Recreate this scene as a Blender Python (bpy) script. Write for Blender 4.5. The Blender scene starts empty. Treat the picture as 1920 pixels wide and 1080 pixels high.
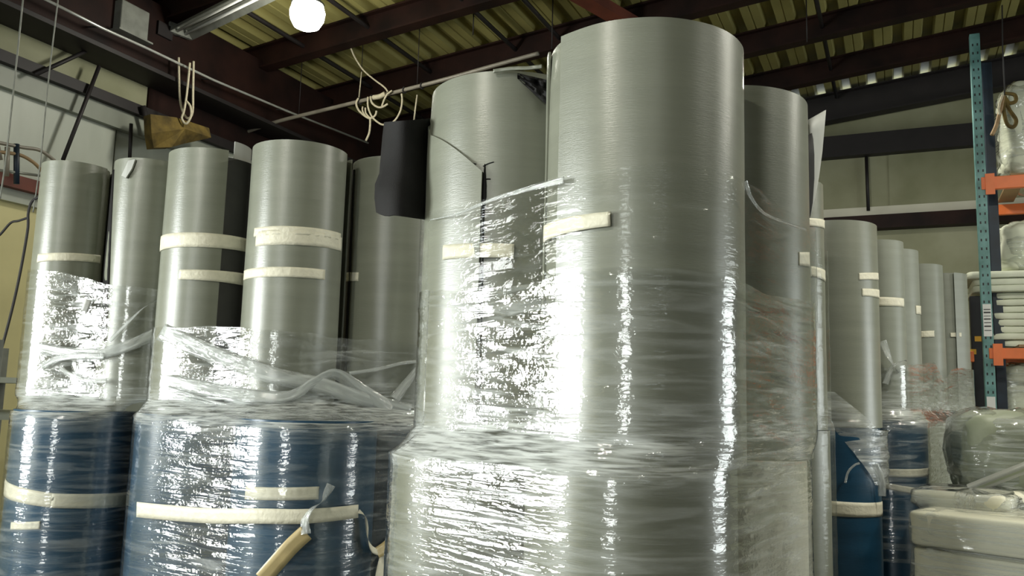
import bpy, math, random
import numpy as np
from mathutils import Vector, Matrix, noise

random.seed(7)
sc = bpy.context.scene

# ------------------------------------------------------------------ camera
F_PX, PITCH, ROLL, CAM_Z = 1600.0, math.radians(7.5), math.radians(1.6), 1.5
CAM = Vector((0, 0, CAM_Z))
FWD = Vector((0, math.cos(PITCH), math.sin(PITCH)))
_r0 = Vector((1, 0, 0)); _u0 = _r0.cross(FWD)
RIGHT = _r0 * math.cos(ROLL) + _u0 * math.sin(ROLL)
UP = -_r0 * math.sin(ROLL) + _u0 * math.cos(ROLL)
cd = bpy.data.cameras.new('camera'); cam = bpy.data.objects.new('camera', cd)
sc.collection.objects.link(cam)
cam.matrix_world = Matrix((
    (RIGHT.x, UP.x, -FWD.x, CAM.x), (RIGHT.y, UP.y, -FWD.y, CAM.y),
    (RIGHT.z, UP.z, -FWD.z, CAM.z), (0, 0, 0, 1)))
cd.sensor_fit = 'HORIZONTAL'; cd.sensor_width = 36.0; cd.lens = 36.0 * F_PX / 1920.0
cd.clip_start = 0.05; cd.clip_end = 200
sc.camera = cam

# building axes: U runs along the left wall into the depth, V runs to the left along the back wall
YAW = math.radians(24.5)
UX, UY = math.sin(YAW), math.cos(YAW)
VX, VY = -math.cos(YAW), math.sin(YAW)
def W(u, v, z):
    return Vector((u * UX + v * VX, u * UY + v * VY, z))
U_BACK, V_LEFT, U_NEAR, V_RIGHT = 11.15, 6.05, -9.0, -9.0
ROOF_K = 0.10
def roof_z(v):                       # underside of the purlins
    return 5.0 - ROOF_K * (v - 3.0)

# ------------------------------------------------------------------ world, light, exposure
world = bpy.data.worlds.new('overcast_sky'); sc.world = world
world.use_nodes = True
bg = world.node_tree.nodes['Background']
bg.inputs['Color'].default_value = (0.86, 0.95, 1.0, 1)
bg.inputs['Strength'].default_value = 2.5

def area_light(name, loc, direction, sx, sy, power, color, shape='RECTANGLE', spread=180):
    l = bpy.data.lights.new(name, 'AREA'); l.shape = shape
    l.size = sx
    if shape in ('RECTANGLE', 'ELLIPSE'): l.size_y = sy
    l.energy = power; l.color = color; l.spread = math.radians(spread)
    o = bpy.data.objects.new(name, l); sc.collection.objects.link(o)
    o.location = loc
    o.rotation_euler = Vector(direction).to_track_quat('-Z', 'Y').to_euler()
    return o
# daylight coming through the loading door in the left wall (left of the picture)
DOOR_U0, DOOR_U1, DOOR_Z0, DOOR_Z = -2.2, 0.2, 0.95, 2.85
area_light('daylight_loading_door', W((DOOR_U0 + DOOR_U1) / 2, V_LEFT - 0.06, (DOOR_Z0 + DOOR_Z) / 2), W(0, -1, 0),
           DOOR_U1 - DOOR_U0, DOOR_Z - DOOR_Z0, 480, (0.96, 1.0, 0.97))
# daylight through a second loading door in the far right wall
area_light('daylight_right_door', W(7.2, V_RIGHT + 0.06, 1.7), W(0, 1, 0), 3.4, 3.3, 160, (0.95, 1.0, 0.95))
# daylight through a tall doorway in the rear wall behind the viewer
area_light('daylight_rear_door', W(U_NEAR + 0.06, 1.0, 2.2), W(1, 0, 0), 1.4, 4.0, 160, (0.97, 1.0, 0.95))
# high-bay lamps out of the picture; last one added to brighten the bundles
for i, (u, v, p) in enumerate([(-1.6, 2.4, 125), (-2.2, -1.6, 10), (2.0, -4.2, 22), (-6.0, 0.8, 25), (5.6, -4.2, 85), (8.2, 0.2, 36), (4.3, -1.7, 85)]):
    area_light('high_bay_and_fill_light', W(u, v, 4.55), (0, 0, -1), 0.30, 0.30, p, (1.0, 0.97, 0.84), 'DISK')

sc.view_settings.view_transform = 'Standard'
sc.view_settings.look = 'None'
sc.view_settings.gamma = 1.0
sc.view_settings.use_curve_mapping = False
sc.view_settings.exposure = 0.15
sc.cycles.transparent_max_bounces = 16
sc.cycles.max_bounces = 6
sc.cycles.diffuse_bounces = 3
sc.cycles.glossy_bounces = 3
sc.cycles.caustics_reflective = False
sc.cycles.caustics_refractive = False
sc.cycles.sample_clamp_indirect = 4.0

# ------------------------------------------------------------------ survey helpers (points of the place seen along a line of sight)
def ray(x, y):
    return (FWD * F_PX + RIGHT * (x - 960) + UP * (540 - y)).normalized()
def atY(x, y, Y):
    d = ray(x, y); return CAM + d * (Y / d.y)
def atZ(x, y, z):
    d = ray(x, y); return CAM + d * ((z - CAM_Z) / d.z)
def at_u(x, y, u):
    d = ray(x, y); return CAM + d * (u / (d.x * UX + d.y * UY))
def at_v(x, y, v):
    d = ray(x, y); return CAM + d * (v / (d.x * VX + d.y * VY))
def uvz(p):
    return p.x * UX + p.y * UY, p.x * VX + p.y * VY, p.z
def on_cyl(cx, cy, r, x, y):
    d = ray(x, y); a = d.x ** 2 + d.y ** 2
    b = d.x * (CAM.x - cx) + d.y * (CAM.y - cy)
    c = (CAM.x - cx) ** 2 + (CAM.y - cy) ** 2 - r * r
    q = b * b - a * c
    t = (-b - math.sqrt(q)) / a if q > 0 else -b / a
    p = CAM + d * t
    return math.atan2(p.y - cy, p.x - cx), p.z

# ------------------------------------------------------------------ materials
def new_mat(name):
    m = bpy.data.materials.new(name); m.use_nodes = True
    nt = m.node_tree
    for n in list(nt.nodes): nt.nodes.remove(n)
    out = nt.nodes.new('ShaderNodeOutputMaterial')
    return m, nt, out
def N(nt, typ, **kw):
    n = nt.nodes.new(typ)
    for k, v in kw.items():
        if k.startswith('i_'): n.inputs[k[2:].replace('_', ' ')].default_value = v
        else: setattr(n, k, v)
    return n
def pmat(name, col, rough=0.5, var=0.15, scale=6.0, bump=0.0, bscale=40.0, metal=0.0, spec=0.5, stretch=(1, 1, 1), col2=None, detail=4.0):
    m, nt, out = new_mat(name)
    p = N(nt, 'ShaderNodeBsdfPrincipled')
    p.inputs['Roughness'].default_value = rough; p.inputs['Metallic'].default_value = metal
    p.inputs['Specular IOR Level'].default_value = spec
    tc = N(nt, 'ShaderNodeTexCoord'); mp = N(nt, 'ShaderNodeMapping'); mp.inputs['Scale'].default_value = stretch
    nt.links.new(tc.outputs['Object'], mp.inputs['Vector'])
    no = N(nt, 'ShaderNodeTexNoise'); no.inputs['Scale'].default_value = scale; no.inputs['Detail'].default_value = detail
    nt.links.new(mp.outputs[0], no.inputs['Vector'])
    rp = N(nt, 'ShaderNodeValToRGB')
    a = [c * (1 - var) for c in col]; b = [min(1, c * (1 + var)) for c in col] if col2 is None else col2
    rp.color_ramp.elements[0].position = 0.3; rp.color_ramp.elements[1].position = 0.7
    rp.color_ramp.elements[0].color = (*a, 1); rp.color_ramp.elements[1].color = (*b, 1)
    nt.links.new(no.outputs['Fac'], rp.inputs['Fac']); nt.links.new(rp.outputs['Color'], p.inputs['Base Color'])
    if bump > 0:
        n2 = N(nt, 'ShaderNodeTexNoise'); n2.inputs['Scale'].default_value = bscale; n2.inputs['Detail'].default_value = 3
        nt.links.new(mp.outputs[0], n2.inputs['Vector'])
        bp = N(nt, 'ShaderNodeBump'); bp.inputs['Strength'].default_value = bump; bp.inputs['Distance'].default_value = 0.01
        nt.links.new(n2.outputs['Fac'], bp.inputs['Height']); nt.links.new(bp.outputs['Normal'], p.inputs['Normal'])
    nt.links.new(p.outputs[0], out.inputs['Surface'])
    return m

def film_mat(name, refl=1.0, rough=0.07, haze0=0.05, haze1=0.35, bump=0.45, tint=(0.985, 0.99, 0.985), rot=0.2, lo=0.5, hi=0.78, tight=0.10, fine=0.36):
    m, nt, out = new_mat(name)
    uv = N(nt, 'ShaderNodeUVMap'); uv.uv_map = 'UVMap'
    def nz(sx, sy, r, scale=1.0, detail=3.0, dist=0.0):
        mp = N(nt, 'ShaderNodeMapping'); mp.inputs['Rotation'].default_value = (0, 0, r); mp.inputs['Scale'].default_value = (sx, sy, 1)
        nt.links.new(uv.outputs[0], mp.inputs['Vector'])
        no = N(nt, 'ShaderNodeTexNoise', noise_dimensions='2D'); no.inputs['Scale'].default_value = scale
        no.inputs['Detail'].default_value = detail; no.inputs['Distortion'].default_value = dist
        nt.links.new(mp.outputs[0], no.inputs['Vector']); return no
    n1 = nz(5.0, 55.0, rot, 1.0, 3.0, 0.4)
    n2 = nz(2.2, 16.0, -rot * 1.4, 1.0, 2.0, 0.6)
    n3 = nz(60.0, 90.0, 0.0, 1.0, 2.0)
    add = N(nt, 'ShaderNodeMath', operation='ADD'); nt.links.new(n1.outputs['Fac'], add.inputs[0])
    mu = N(nt, 'ShaderNodeMath', operation='MULTIPLY'); mu.inputs[1].default_value = 2.2
    nt.links.new(n2.outputs['Fac'], mu.inputs[0]); nt.links.new(mu.outputs[0], add.inputs[1])
    ad2 = N(nt, 'ShaderNodeMath', operation='MULTIPLY_ADD'); ad2.inputs[1].default_value = 0.18
    nt.links.new(n3.outputs['Fac'], ad2.inputs[0]); nt.links.new(add.outputs[0], ad2.inputs[2])
    at = N(nt, 'ShaderNodeAttribute'); at.attribute_name = 'slack'
    bs = N(nt, 'ShaderNodeMapRange'); bs.inputs['To Min'].default_value = bump * tight; bs.inputs['To Max'].default_value = bump
    nt.links.new(at.outputs['Fac'], bs.inputs['Value'])
    bp = N(nt, 'ShaderNodeBump'); bp.inputs['Distance'].default_value = 0.012
    nt.links.new(bs.outputs[0], bp.inputs['Strength'])
    nt.links.new(ad2.outputs[0], bp.inputs['Height'])
    geo = N(nt, 'ShaderNodeNewGeometry')
    io = N(nt, 'ShaderNodeMapRange'); io.inputs['To Min'].default_value = 1.5; io.inputs['To Max'].default_value = 1 / 1.5   # thin sheet: same on both sides
    nt.links.new(geo.outputs['Backfacing'], io.inputs['Value'])
    b2 = N(nt, 'ShaderNodeBump'); b2.inputs['Distance'].default_value = 0.004; b2.inputs['Strength'].default_value = fine
    n4 = nz(26.0, 60.0, 0.0, 1.0, 3.0, 0.3)
    nt.links.new(n4.outputs['Fac'], b2.inputs['Height']); nt.links.new(bp.outputs[0], b2.inputs['Normal']); bp = b2
    fr = N(nt, 'ShaderNodeFresnel'); nt.links.new(io.outputs[0], fr.inputs['IOR'])
    nt.links.new(bp.outputs[0], fr.inputs['Normal'])
    mf = N(nt, 'ShaderNodeMath', operation='MULTIPLY', use_clamp=True); mf.inputs[1].default_value = refl
    nt.links.new(fr.outputs[0], mf.inputs[0])
    gl = N(nt, 'ShaderNodeBsdfAnisotropic'); gl.inputs['Roughness'].default_value = rough
    nt.links.new(bp.outputs[0], gl.inputs['Normal'])
    tr = N(nt, 'ShaderNodeBsdfTransparent'); tr.inputs['Color'].default_value = (*tint, 1)
    df = N(nt, 'ShaderNodeBsdfDiffuse'); df.inputs['Color'].default_value = (0.82, 0.86, 0.84, 1)
    tl = N(nt, 'ShaderNodeBsdfTranslucent'); tl.inputs['Color'].default_value = (0.82, 0.86, 0.84, 1)
    dm = N(nt, 'ShaderNodeMixShader'); dm.inputs[0].default_value = 0.25
    nt.links.new(df.outputs[0], dm.inputs[1]); nt.links.new(tl.outputs[0], dm.inputs[2])
    h = nz(2.6, 30.0, rot * 1.5, 1.0, 4.0, 0.8)
    hr = N(nt, 'ShaderNodeMapRange'); hr.inputs['From Min'].default_value = lo; hr.inputs['From Max'].default_value = hi
    hr.inputs['To Min'].default_value = haze0; hr.inputs['To Max'].default_value = haze1
    nt.links.new(h.outputs['Fac'], hr.inputs['Value'])
    hs = N(nt, 'ShaderNodeMapRange'); hs.inputs['To Min'].default_value = 0.15; hs.inputs['To Max'].default_value = 1.0
    nt.links.new(at.outputs['Fac'], hs.inputs['Value'])
    hm = N(nt, 'ShaderNodeMath', operation='MULTIPLY'); nt.links.new(hr.outputs[0], hm.inputs[0]); nt.links.new(hs.outputs[0], hm.inputs[1])
    ab = N(nt, 'ShaderNodeAttribute'); ab.attribute_name = 'bunch'
    hq = nz(8.0, 130.0, rot * 0.6, 1.0, 5.0, 0.35)
    hqr = N(nt, 'ShaderNodeMapRange'); hqr.inputs['From Min'].default_value = 0.28; hqr.inputs['From Max'].default_value = 0.66; hqr.inputs['To Max'].default_value = 0.95
    nt.links.new(hq.outputs['Fac'], hqr.inputs['Value'])
    hb = N(nt, 'ShaderNodeMath', operation='MULTIPLY_ADD', use_clamp=True); nt.links.new(hqr.outputs[0], hb.inputs[0]); nt.links.new(ab.outputs['Fac'], hb.inputs[1]); nt.links.new(hm.outputs[0], hb.inputs[2])
    hm = hb
    m1 = N(nt, 'ShaderNodeMixShader'); nt.links.new(hm.outputs[0], m1.inputs[0])
    nt.links.new(tr.outputs[0], m1.inputs[1]); nt.links.new(dm.outputs[0], m1.inputs[2])
    m2 = N(nt, 'ShaderNodeMixShader'); nt.links.new(mf.outputs[0], m2.inputs[0])
    nt.links.new(m1.outputs[0], m2.inputs[1]); nt.links.new(gl.outputs[0], m2.inputs[2])
    nt.links.new(m2.outputs[0], out.inputs['Surface'])
    return m

def emit_mat(name, col, s):
    m, nt, out = new_mat(name)
    e = N(nt, 'ShaderNodeEmission'); e.inputs['Color'].default_value = (*col, 1); e.inputs['Strength'].default_value = s
    nt.links.new(e.outputs[0], out.inputs['Surface']); return m

M = {}
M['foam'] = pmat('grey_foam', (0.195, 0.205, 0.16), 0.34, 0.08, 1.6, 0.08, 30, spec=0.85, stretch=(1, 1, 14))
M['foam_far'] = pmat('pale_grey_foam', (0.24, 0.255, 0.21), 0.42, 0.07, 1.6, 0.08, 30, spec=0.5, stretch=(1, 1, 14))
M['foam_edge'] = pmat('foam_cut_edge', (0.42, 0.43, 0.40), 0.6, 0.1)
M['foam_black_and_shade'] = pmat('black_foam_and_shade', (0.011, 0.0105, 0.0105), 0.75, 0.2, 12, 0.1, 200, spec=0.25)  # foam back, also the painted shade in the slit and a roll gap
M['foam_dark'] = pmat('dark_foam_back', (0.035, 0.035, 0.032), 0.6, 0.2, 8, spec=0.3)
M['blue'] = pmat('blue_foam', (0.012, 0.055, 0.105), 0.32, 0.18, 2.0, 0.08, 30, spec=0.5, stretch=(1, 1, 8))
M['white_foam'] = pmat('off_white_foam', (0.66, 0.64, 0.52), 0.5, 0.06, 3, 0.08, 40)
M['cream'] = pmat('cream_foam', (0.76, 0.74, 0.59), 0.6, 0.07, 3, 0.15, 25)
M['sage'] = pmat('sage_wrapped_bale', (0.30, 0.33, 0.24), 0.5, 0.15, 3, 0.15, 20)
M['tape'] = pmat('cream_masking_tape', (0.72, 0.69, 0.55), 0.5, 0.08, 30, 0.25, 60)
M['tape_brown'] = pmat('tan_packing_tape', (0.50, 0.40, 0.20), 0.35, 0.1, 20)
M['card'] = pmat('cardboard_core', (0.35, 0.25, 0.15), 0.8)
M['film'] = film_mat('stretch_film', 2.2, 0.05, 0.05, 0.62, 0.32, lo=0.46, hi=0.78)
M['film_blue'] = film_mat('stretch_film_tight', 2.4, 0.05, 0.08, 0.45, 0.46, lo=0.50, hi=0.8)
M['film_thin'] = film_mat('single_layer_film', 0.55, 0.06, 0.01, 0.16, 0.16, lo=0.58, hi=0.85)
M['film_rope'] = film_mat('bunched_film', 1.6, 0.12, 0.30, 0.66, 0.5)
M['film_skirt'] = film_mat('loose_crumpled_film', 2.2, 0.08, 0.28, 0.72, 0.9, lo=0.42, hi=0.7)
M['film_pack'] = film_mat('tight_pack_film', 0.9, 0.05, 0.06, 0.55, 0.7, lo=0.48, hi=0.75)
M['bright_metal'] = pmat('shiny_conduit_metal', (0.70, 0.72, 0.68), 0.25, 0.1, 10, metal=0.6)
M['steel'] = pmat('dark_red_painted_steel', (0.013, 0.006, 0.005), 0.6, 0.45, 3.0, 0.1, 30, spec=0.2, col2=(0.026, 0.010, 0.007))
M['steel_dark'] = pmat('dark_steel', (0.012, 0.009, 0.009), 0.6, 0.4, 4.0)
M['rust'] = pmat('rust_red_steel', (0.13, 0.030, 0.016), 0.6, 0.3, 5.0)
M['deck'] = pmat('yellowed_roof_deck', (0.34, 0.31, 0.11), 0.55, 0.16, 1.3, 0.05, 20, stretch=(1, 1, 1))
M['wall_dark'] = pmat('dark_far_lining', (0.07, 0.07, 0.055), 0.7, 0.3, 1.5)
M['wall'] = pmat('pale_wall_insulation', (0.27, 0.275, 0.15), 0.6, 0.18, 1.6, 0.25, 6, col2=(0.34, 0.34, 0.22))
M['wall_white'] = pmat('white_wall_panel', (0.46, 0.49, 0.42), 0.45, 0.16, 2.0, 0.25, 9, stretch=(1, 1, 0.35))
M['wall_grey'] = pmat('grey_wall_panel', (0.27, 0.29, 0.24), 0.5, 0.2, 2.0, 0.3, 9, stretch=(1, 1, 0.35))
M['wall_cream'] = pmat('cream_wall_panel', (0.70, 0.64, 0.33), 0.5, 0.08, 2.5)
M['insul'] = pmat('brown_torn_insulation', (0.11, 0.075, 0.015), 0.9, 0.6, 9.0, 0.6, 25)
M['floor'] = pmat('concrete_floor', (0.09, 0.088, 0.08), 0.55, 0.2, 2.0)
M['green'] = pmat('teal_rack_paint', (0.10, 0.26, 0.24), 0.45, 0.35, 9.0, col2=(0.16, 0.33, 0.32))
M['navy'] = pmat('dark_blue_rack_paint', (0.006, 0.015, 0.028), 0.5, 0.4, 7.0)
M['orange'] = pmat('orange_rack_paint', (0.72, 0.17, 0.045), 0.45, 0.12, 6.0)
M['black'] = pmat('black_painted_steel', (0.008, 0.008, 0.010), 0.5, 0.3)
M['yellow'] = pmat('yellow_mark', (0.75, 0.42, 0.03), 0.5, 0.1)
M['paper'] = pmat('white_paper', (0.75, 0.76, 0.74), 0.6, 0.04)
M['rope'] = pmat('pale_rope', (0.55, 0.50, 0.36), 0.7, 0.15, 60, 0.4, 300)
M['rope_dark'] = pmat('dark_cable', (0.03, 0.028, 0.028), 0.6, 0.2)
M['galv'] = pmat('galvanised_metal', (0.24, 0.25, 0.22), 0.4, 0.2, 10, metal=0.3)
M['pipe'] = pmat('grey_pipe', (0.22, 0.20, 0.16), 0.4, 0.2, 8)
M['wood'] = pmat('raw_timber', (0.30, 0.20, 0.10), 0.7, 0.2, 4, stretch=(1, 1, 8))
M['lamp_glow'] = emit_mat('lit_lamp_lens', (1.0, 0.98, 0.86), 28)
M['sheet_white'] = pmat('white_sheet_stack', (0.74, 0.77, 0.62), 0.6, 0.1, 5, 0.2, 20)

# ------------------------------------------------------------------ object helpers
COL = sc.collection
ORG = {}
def tag(o, label=None, cat=None, group=None, kind=None):
    if label: o['label'] = label
    if cat: o['category'] = cat
    if group: o['group'] = group
    if kind: o['kind'] = kind
    return o
def empty(name, loc):
    o = bpy.data.objects.new(name, None); COL.objects.link(o); o.location = loc
    o.empty_display_size = 0.1
    ORG[o.name] = Vector(loc); return o
def mesh(name, V, F, mat, parent=None, smooth=True, uv=None, origin=None, slack=None, bunch=None):
    """verts in world coordinates; the object sits at its thing's base"""
    org = ORG[parent.name] if parent else (Vector(origin) if origin is not None else Vector((0, 0, 0)))
    me = bpy.data.meshes.new(name)
    me.from_pydata([(p[0] - org.x, p[1] - org.y, p[2] - org.z) for p in V], [], F)
    if uv is not None:
        l = me.uv_layers.new(name='UVMap')
        li = np.empty(len(me.loops), dtype=np.int32); me.loops.foreach_get('vertex_index', li)
        l.data.foreach_set('uv', np.asarray(uv, dtype=np.float32)[li].ravel())
    if uv is not None:
        at = me.attributes.new('slack', 'FLOAT', 'POINT')
        at.data.foreach_set('value', np.asarray(slack if slack is not None else [1.0] * len(V), dtype=np.float32))
        at = me.attributes.new('bunch', 'FLOAT', 'POINT')
        at.data.foreach_set('value', np.asarray(bunch if bunch is not None else [0.0] * len(V), dtype=np.float32))
    me.materials.append(mat if not isinstance(mat, str) else M[mat])
    if smooth:
        me.polygons.foreach_set('use_smooth', [True] * len(me.polygons))
    o = bpy.data.objects.new(name, me); COL.objects.link(o)
    if parent: o.parent = parent; ORG[o.name] = org
    else: o.location = org; ORG[o.name] = org
    me.update()
    return o
def autosmooth(o, deg=35):
    me = o.data
    import bmesh
    b = bmesh.new(); b.from_mesh(me)
    bmesh.ops.recalc_face_normals(b, faces=b.faces)
    for e in b.edges:
        if len(e.link_faces) == 2 and e.calc_face_angle(0) > math.radians(deg): e.smooth = False
    b.to_mesh(me); b.free(); return o
def box_geo(c, ax, ay, az, sx, sy, sz, V, F):
    c = Vector(c); b = len(V)
    for i in (-1, 1):
        for j in (-1, 1):
            for k in (-1, 1):
                V.append(c + ax * (i * sx / 2) + ay * (j * sy / 2) + az * (k * sz / 2))
    F += [tuple(b + q for q in f) for f in ((0, 1, 3, 2), (4, 6, 7, 5), (0, 4, 5, 1), (2, 3, 7, 6), (0, 2, 6, 4), (1, 5, 7, 3))]
def bevel(o, w, seg=2):
    import bmesh
    b = bmesh.new(); b.from_mesh(o.data)
    bmesh.ops.recalc_face_normals(b, faces=b.faces)
    bmesh.ops.bevel(b, geom=[e for e in b.edges if e.calc_face_angle(0) > 0.6] , offset=w, segments=seg, affect='EDGES', profile=0.5)
    b.to_mesh(o.data); b.free(); return o
EU, EV, EZ = W(1, 0, 0), W(0, 1, 0), Vector((0, 0, 1))
def ubox(name, u0, u1, v0, v1, z0, z1, mat, parent=None, bev=0.0, **kw):
    V, F = [], []
    box_geo(W((u0 + u1) / 2, (v0 + v1) / 2, (z0 + z1) / 2), EU, EV, EZ, u1 - u0, v1 - v0, z1 - z0, V, F)
    o = mesh(name, V, F, mat, parent, smooth=False, **kw)
    if bev: bevel(o, bev)
    return o
def catmull(P, n=8):
    P = [Vector(p) for p in P]
    if len(P) < 3: return P
    out = []
    for i in range(len(P) - 1):
        a = P[max(i - 1, 0)]; b = P[i]; c = P[i + 1]; d = P[min(i + 2, len(P) - 1)]
        for k in range(n):
            t = k / n
            out.append(0.5 * ((2 * b) + (c - a) * t + (2 * a - 5 * b + 4 * c - d) * t * t + (-a + 3 * b - 3 * c + d) * t ** 3))
    out.append(P[-1]); return out
def tube_geo(P, r, V, F, seg=8):
    P = [Vector(p) for p in P]; b0 = len(V)
    t0 = (P[1] - P[0]).normalized()
    nrm = t0.orthogonal().normalized()
    for i, p in enumerate(P):
        t = (P[min(i + 1, len(P) - 1)] - P[max(i - 1, 0)]).normalized()
        nrm = (nrm - t * nrm.dot(t)).normalized(); bi = t.cross(nrm)
        rr = r(i / (len(P) - 1)) if callable(r) else r
        for k in range(seg):
            a = 2 * math.pi * k / seg
            V.append(p + nrm * (math.cos(a) * rr) + bi * (math.sin(a) * rr))
    for i in range(len(P) - 1):
        for k in range(seg):
            a = b0 + i * seg + k; b = b0 + i * seg + (k + 1) % seg
            F.append((a, b, b + seg, a + seg))
    F.append(tuple(b0 + k for k in range(seg))[::-1]); e = b0 + (len(P) - 1) * seg
    F.append(tuple(e + k for k in range(seg)))
def tube(name, P, r, mat, parent=None, smoothP=True, seg=8, origin=None):
    V, F = [], []
    tube_geo(catmull(P) if smoothP else P, r, V, F, seg)
    return mesh(name, V, F, mat, parent, True, origin=origin)
def grid_faces(nu, nv, closed_u=False, off=0):
    F = []
    for j in range(nv - 1):
        for i in range(nu if closed_u else nu - 1):
            a = off + j * nu + i; b = off + j * nu + (i + 1) % nu
            F.append((a, b, b + nu, a + nu))
    return F
def slab_from_grids(A, B, nu, nv):
    """closed thin solid between two grids of points (A outside, B inside)"""
    V = list(A) + list(B); n = len(A)
    F = grid_faces(nu, nv) + [tuple(reversed(f)) for f in grid_faces(nu, nv, off=n)]
    for i in range(nu - 1):
        F.append((i + 1, i, n + i, n + i + 1))
        q = (nv - 1) * nu
        F.append((q + i, q + i + 1, n + q + i + 1, n + q + i))
    for j in range(nv - 1):
        F.append((j * nu, (j + 1) * nu, n + (j + 1) * nu, n + j * nu))
        q = nu - 1
        F.append(((j + 1) * nu + q, j * nu + q, n + j * nu + q, n + (j + 1) * nu + q))
    return V, F

# ------------------------------------------------------------------ rolls
def cyl_body(cx, cy, r, z0, z1, seed, top_core=0.045, nseg=96):
    """wound roll: slightly uneven wall, ridged windings on top and an open core"""
    V, F = [], []
    nz = 12
    for j in range(nz + 1):
        z = z0 + (z1 - z0) * j / nz
        rr = r - (0.004 if j in (0, nz) else 0.0)
        for i in range(nseg):
            a = 2 * math.pi * i / nseg
            k = noise.noise(Vector((math.cos(a) * 1.3 + seed * 7.1, math.sin(a) * 1.3, z * 1.6))) * 0.0035
            V.append(Vector((cx + math.cos(a) * (rr + k), cy + math.sin(a) * (rr + k), z)))
    F += grid_faces(nseg, nz + 1, True)
    base = nz * nseg
    radii = [r * (1 - q / 9.0) for q in range(1, 9)]
    radii = [q for q in radii if q > top_core] + [top_core]
    for q, rad in enumerate(radii):
        dz = -0.004 if q % 2 else 0.001
        for i in range(nseg):
            a = 2 * math.pi * i / nseg
            V.append(Vector((cx + math.cos(a) * rad, cy + math.sin(a) * rad, z1 + dz)))
        b2 = len(V) - nseg
        for i in range(nseg): F.append((base + i, base + (i + 1) % nseg, b2 + (i + 1) % nseg, b2 + i))
        base = b2
    for i in range(nseg):
        a = 2 * math.pi * i / nseg
        V.append(Vector((cx + math.cos(a) * top_core, cy + math.sin(a) * top_core, z0)))
    b2 = len(V) - nseg
    for i in range(nseg): F.append((base + i, base + (i + 1) % nseg, b2 + (i + 1) % nseg, b2 + i))
    F.append(tuple(reversed(range(nseg))))
    return V, F
def shell(name, cx, cy, r, a0, a1, z0, z1, mat, parent, thick=0.006, flare=0.0, flare_len=0.25, ztop=None, seed=0, zbot=None):
    """outer layer between angles a0 and a1; the a0 end may lift off by `flare`"""
    n = max(16, int(abs(a1 - a0) / 0.05)); nz = 14
    A, B = [], []
    for j in range(nz + 1):
        for i in range(n + 1):
            a = a0 + (a1 - a0) * i / n
            zt = ztop(a) if ztop else z1; zb = zbot(a) if zbot else z0
            z = zb + (zt - zb) * j / nz
            s = abs(a - a0)
            lift = flare * max(0.0, 1 - s / flare_len) ** 2 if flare else 0
            wob = 0.0018 * noise.noise(Vector((a * 2.5 + seed, z * 3, seed * 3.3)))
            rr = r + thick + lift + wob
            A.append(Vector((cx + math.cos(a) * rr, cy + math.sin(a) * rr, z)))
            rr -= thick
            B.append(Vector((cx + math.cos(a) * rr, cy + math.sin(a) * rr, z)))
    V, F = slab_from_grids(A, B, n + 1, nz + 1)
    o = mesh(name, V, F, mat, parent); autosmooth(o, 40); return o
def tape(parent, cx, cy, r, xl, ylt, ylb, xr, yrt, yrb, mat='tape', seed=0, name='tape', arch=0.0):
    a0, zt0 = on_cyl(cx, cy, r, xl, ylt); _, zb0 = on_cyl(cx, cy, r, xl, ylb)
    a1, zt1 = on_cyl(cx, cy, r, xr, yrt); _, zb1 = on_cyl(cx, cy, r, xr, yrb)
    if a1 < a0: a1 += 2 * math.pi
    n, nz = 28, 4
    A, B = [], []
    for j in range(nz + 1):
        for i in range(n + 1):
            t = i / n; a = a0 + (a1 - a0) * t
            zb = zb0 + (zb1 - zb0) * t; zt = zt0 + (zt1 - zt0) * t + arch * math.sin(math.pi * t)
            if i in (0, n): a += 0.006 * noise.noise(Vector((j * 2.1, i, seed)))
            z = zb + (zt - zb) * j / nz
            k = 0.0012 * noise.noise(Vector((a * 30, z * 60, seed))) + 0.0012
            rr = r + 0.0025 + k
            A.append(Vector((cx + math.cos(a) * rr, cy + math.sin(a) * rr, z)))
            B.append(Vector((cx + math.cos(a) * (r - .001), cy + math.sin(a) * (r - .001), z)))
    V, F = slab_from_grids(A, B, n + 1, nz + 1)
    return mesh(name, V, F, mat, parent)

def make_roll(name, label, cx, cy, r, z0, z1, mat, group, tapes=(), seam=None, flare=0.012, nolayer=False, cover=5.9):
    seed = abs(cx * 3.7 + cy * 1.9) % 11
    t = empty(name, (cx, cy, z0)); tag(t, label, 'foam roll', group)
    V, F = cyl_body(cx, cy, r - (0.0 if nolayer else 0.007), z0, z1, seed)
    o = mesh('wound_body', V, F, mat, t); autosmooth(o, 40)
    V, F = [], []
    n = 24
    for rad, zz in ((0.044, z0 + 0.01), (0.044, z1 - 0.012), (0.036, z1 - 0.012), (0.036, z0 + 0.01)):
        for i in range(n):
            a = 2 * math.pi * i / n; V.append(Vector((cx + rad * math.cos(a), cy + rad * math.sin(a), zz)))
    for q in range(4):
        for i in range(n):
            F.append((q * n + i, q * n + (i + 1) % n, ((q + 1) % 4) * n + (i + 1) % n, ((q + 1) % 4) * n + i))
    mesh('core_tube', V, F, 'card', t)
    if not nolayer:
        a0 = seam if seam is not None else 1.2 + seed
        shell('outer_layer', cx, cy, r - 0.007, a0, a0 + cover, z0 + 0.004, z1, mat, t, 0.007, flare, 0.35, seed=seed)
    for q, tp in enumerate(tapes): tape(t, cx, cy, r, *tp, seed=q + seed)
    return t

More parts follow.
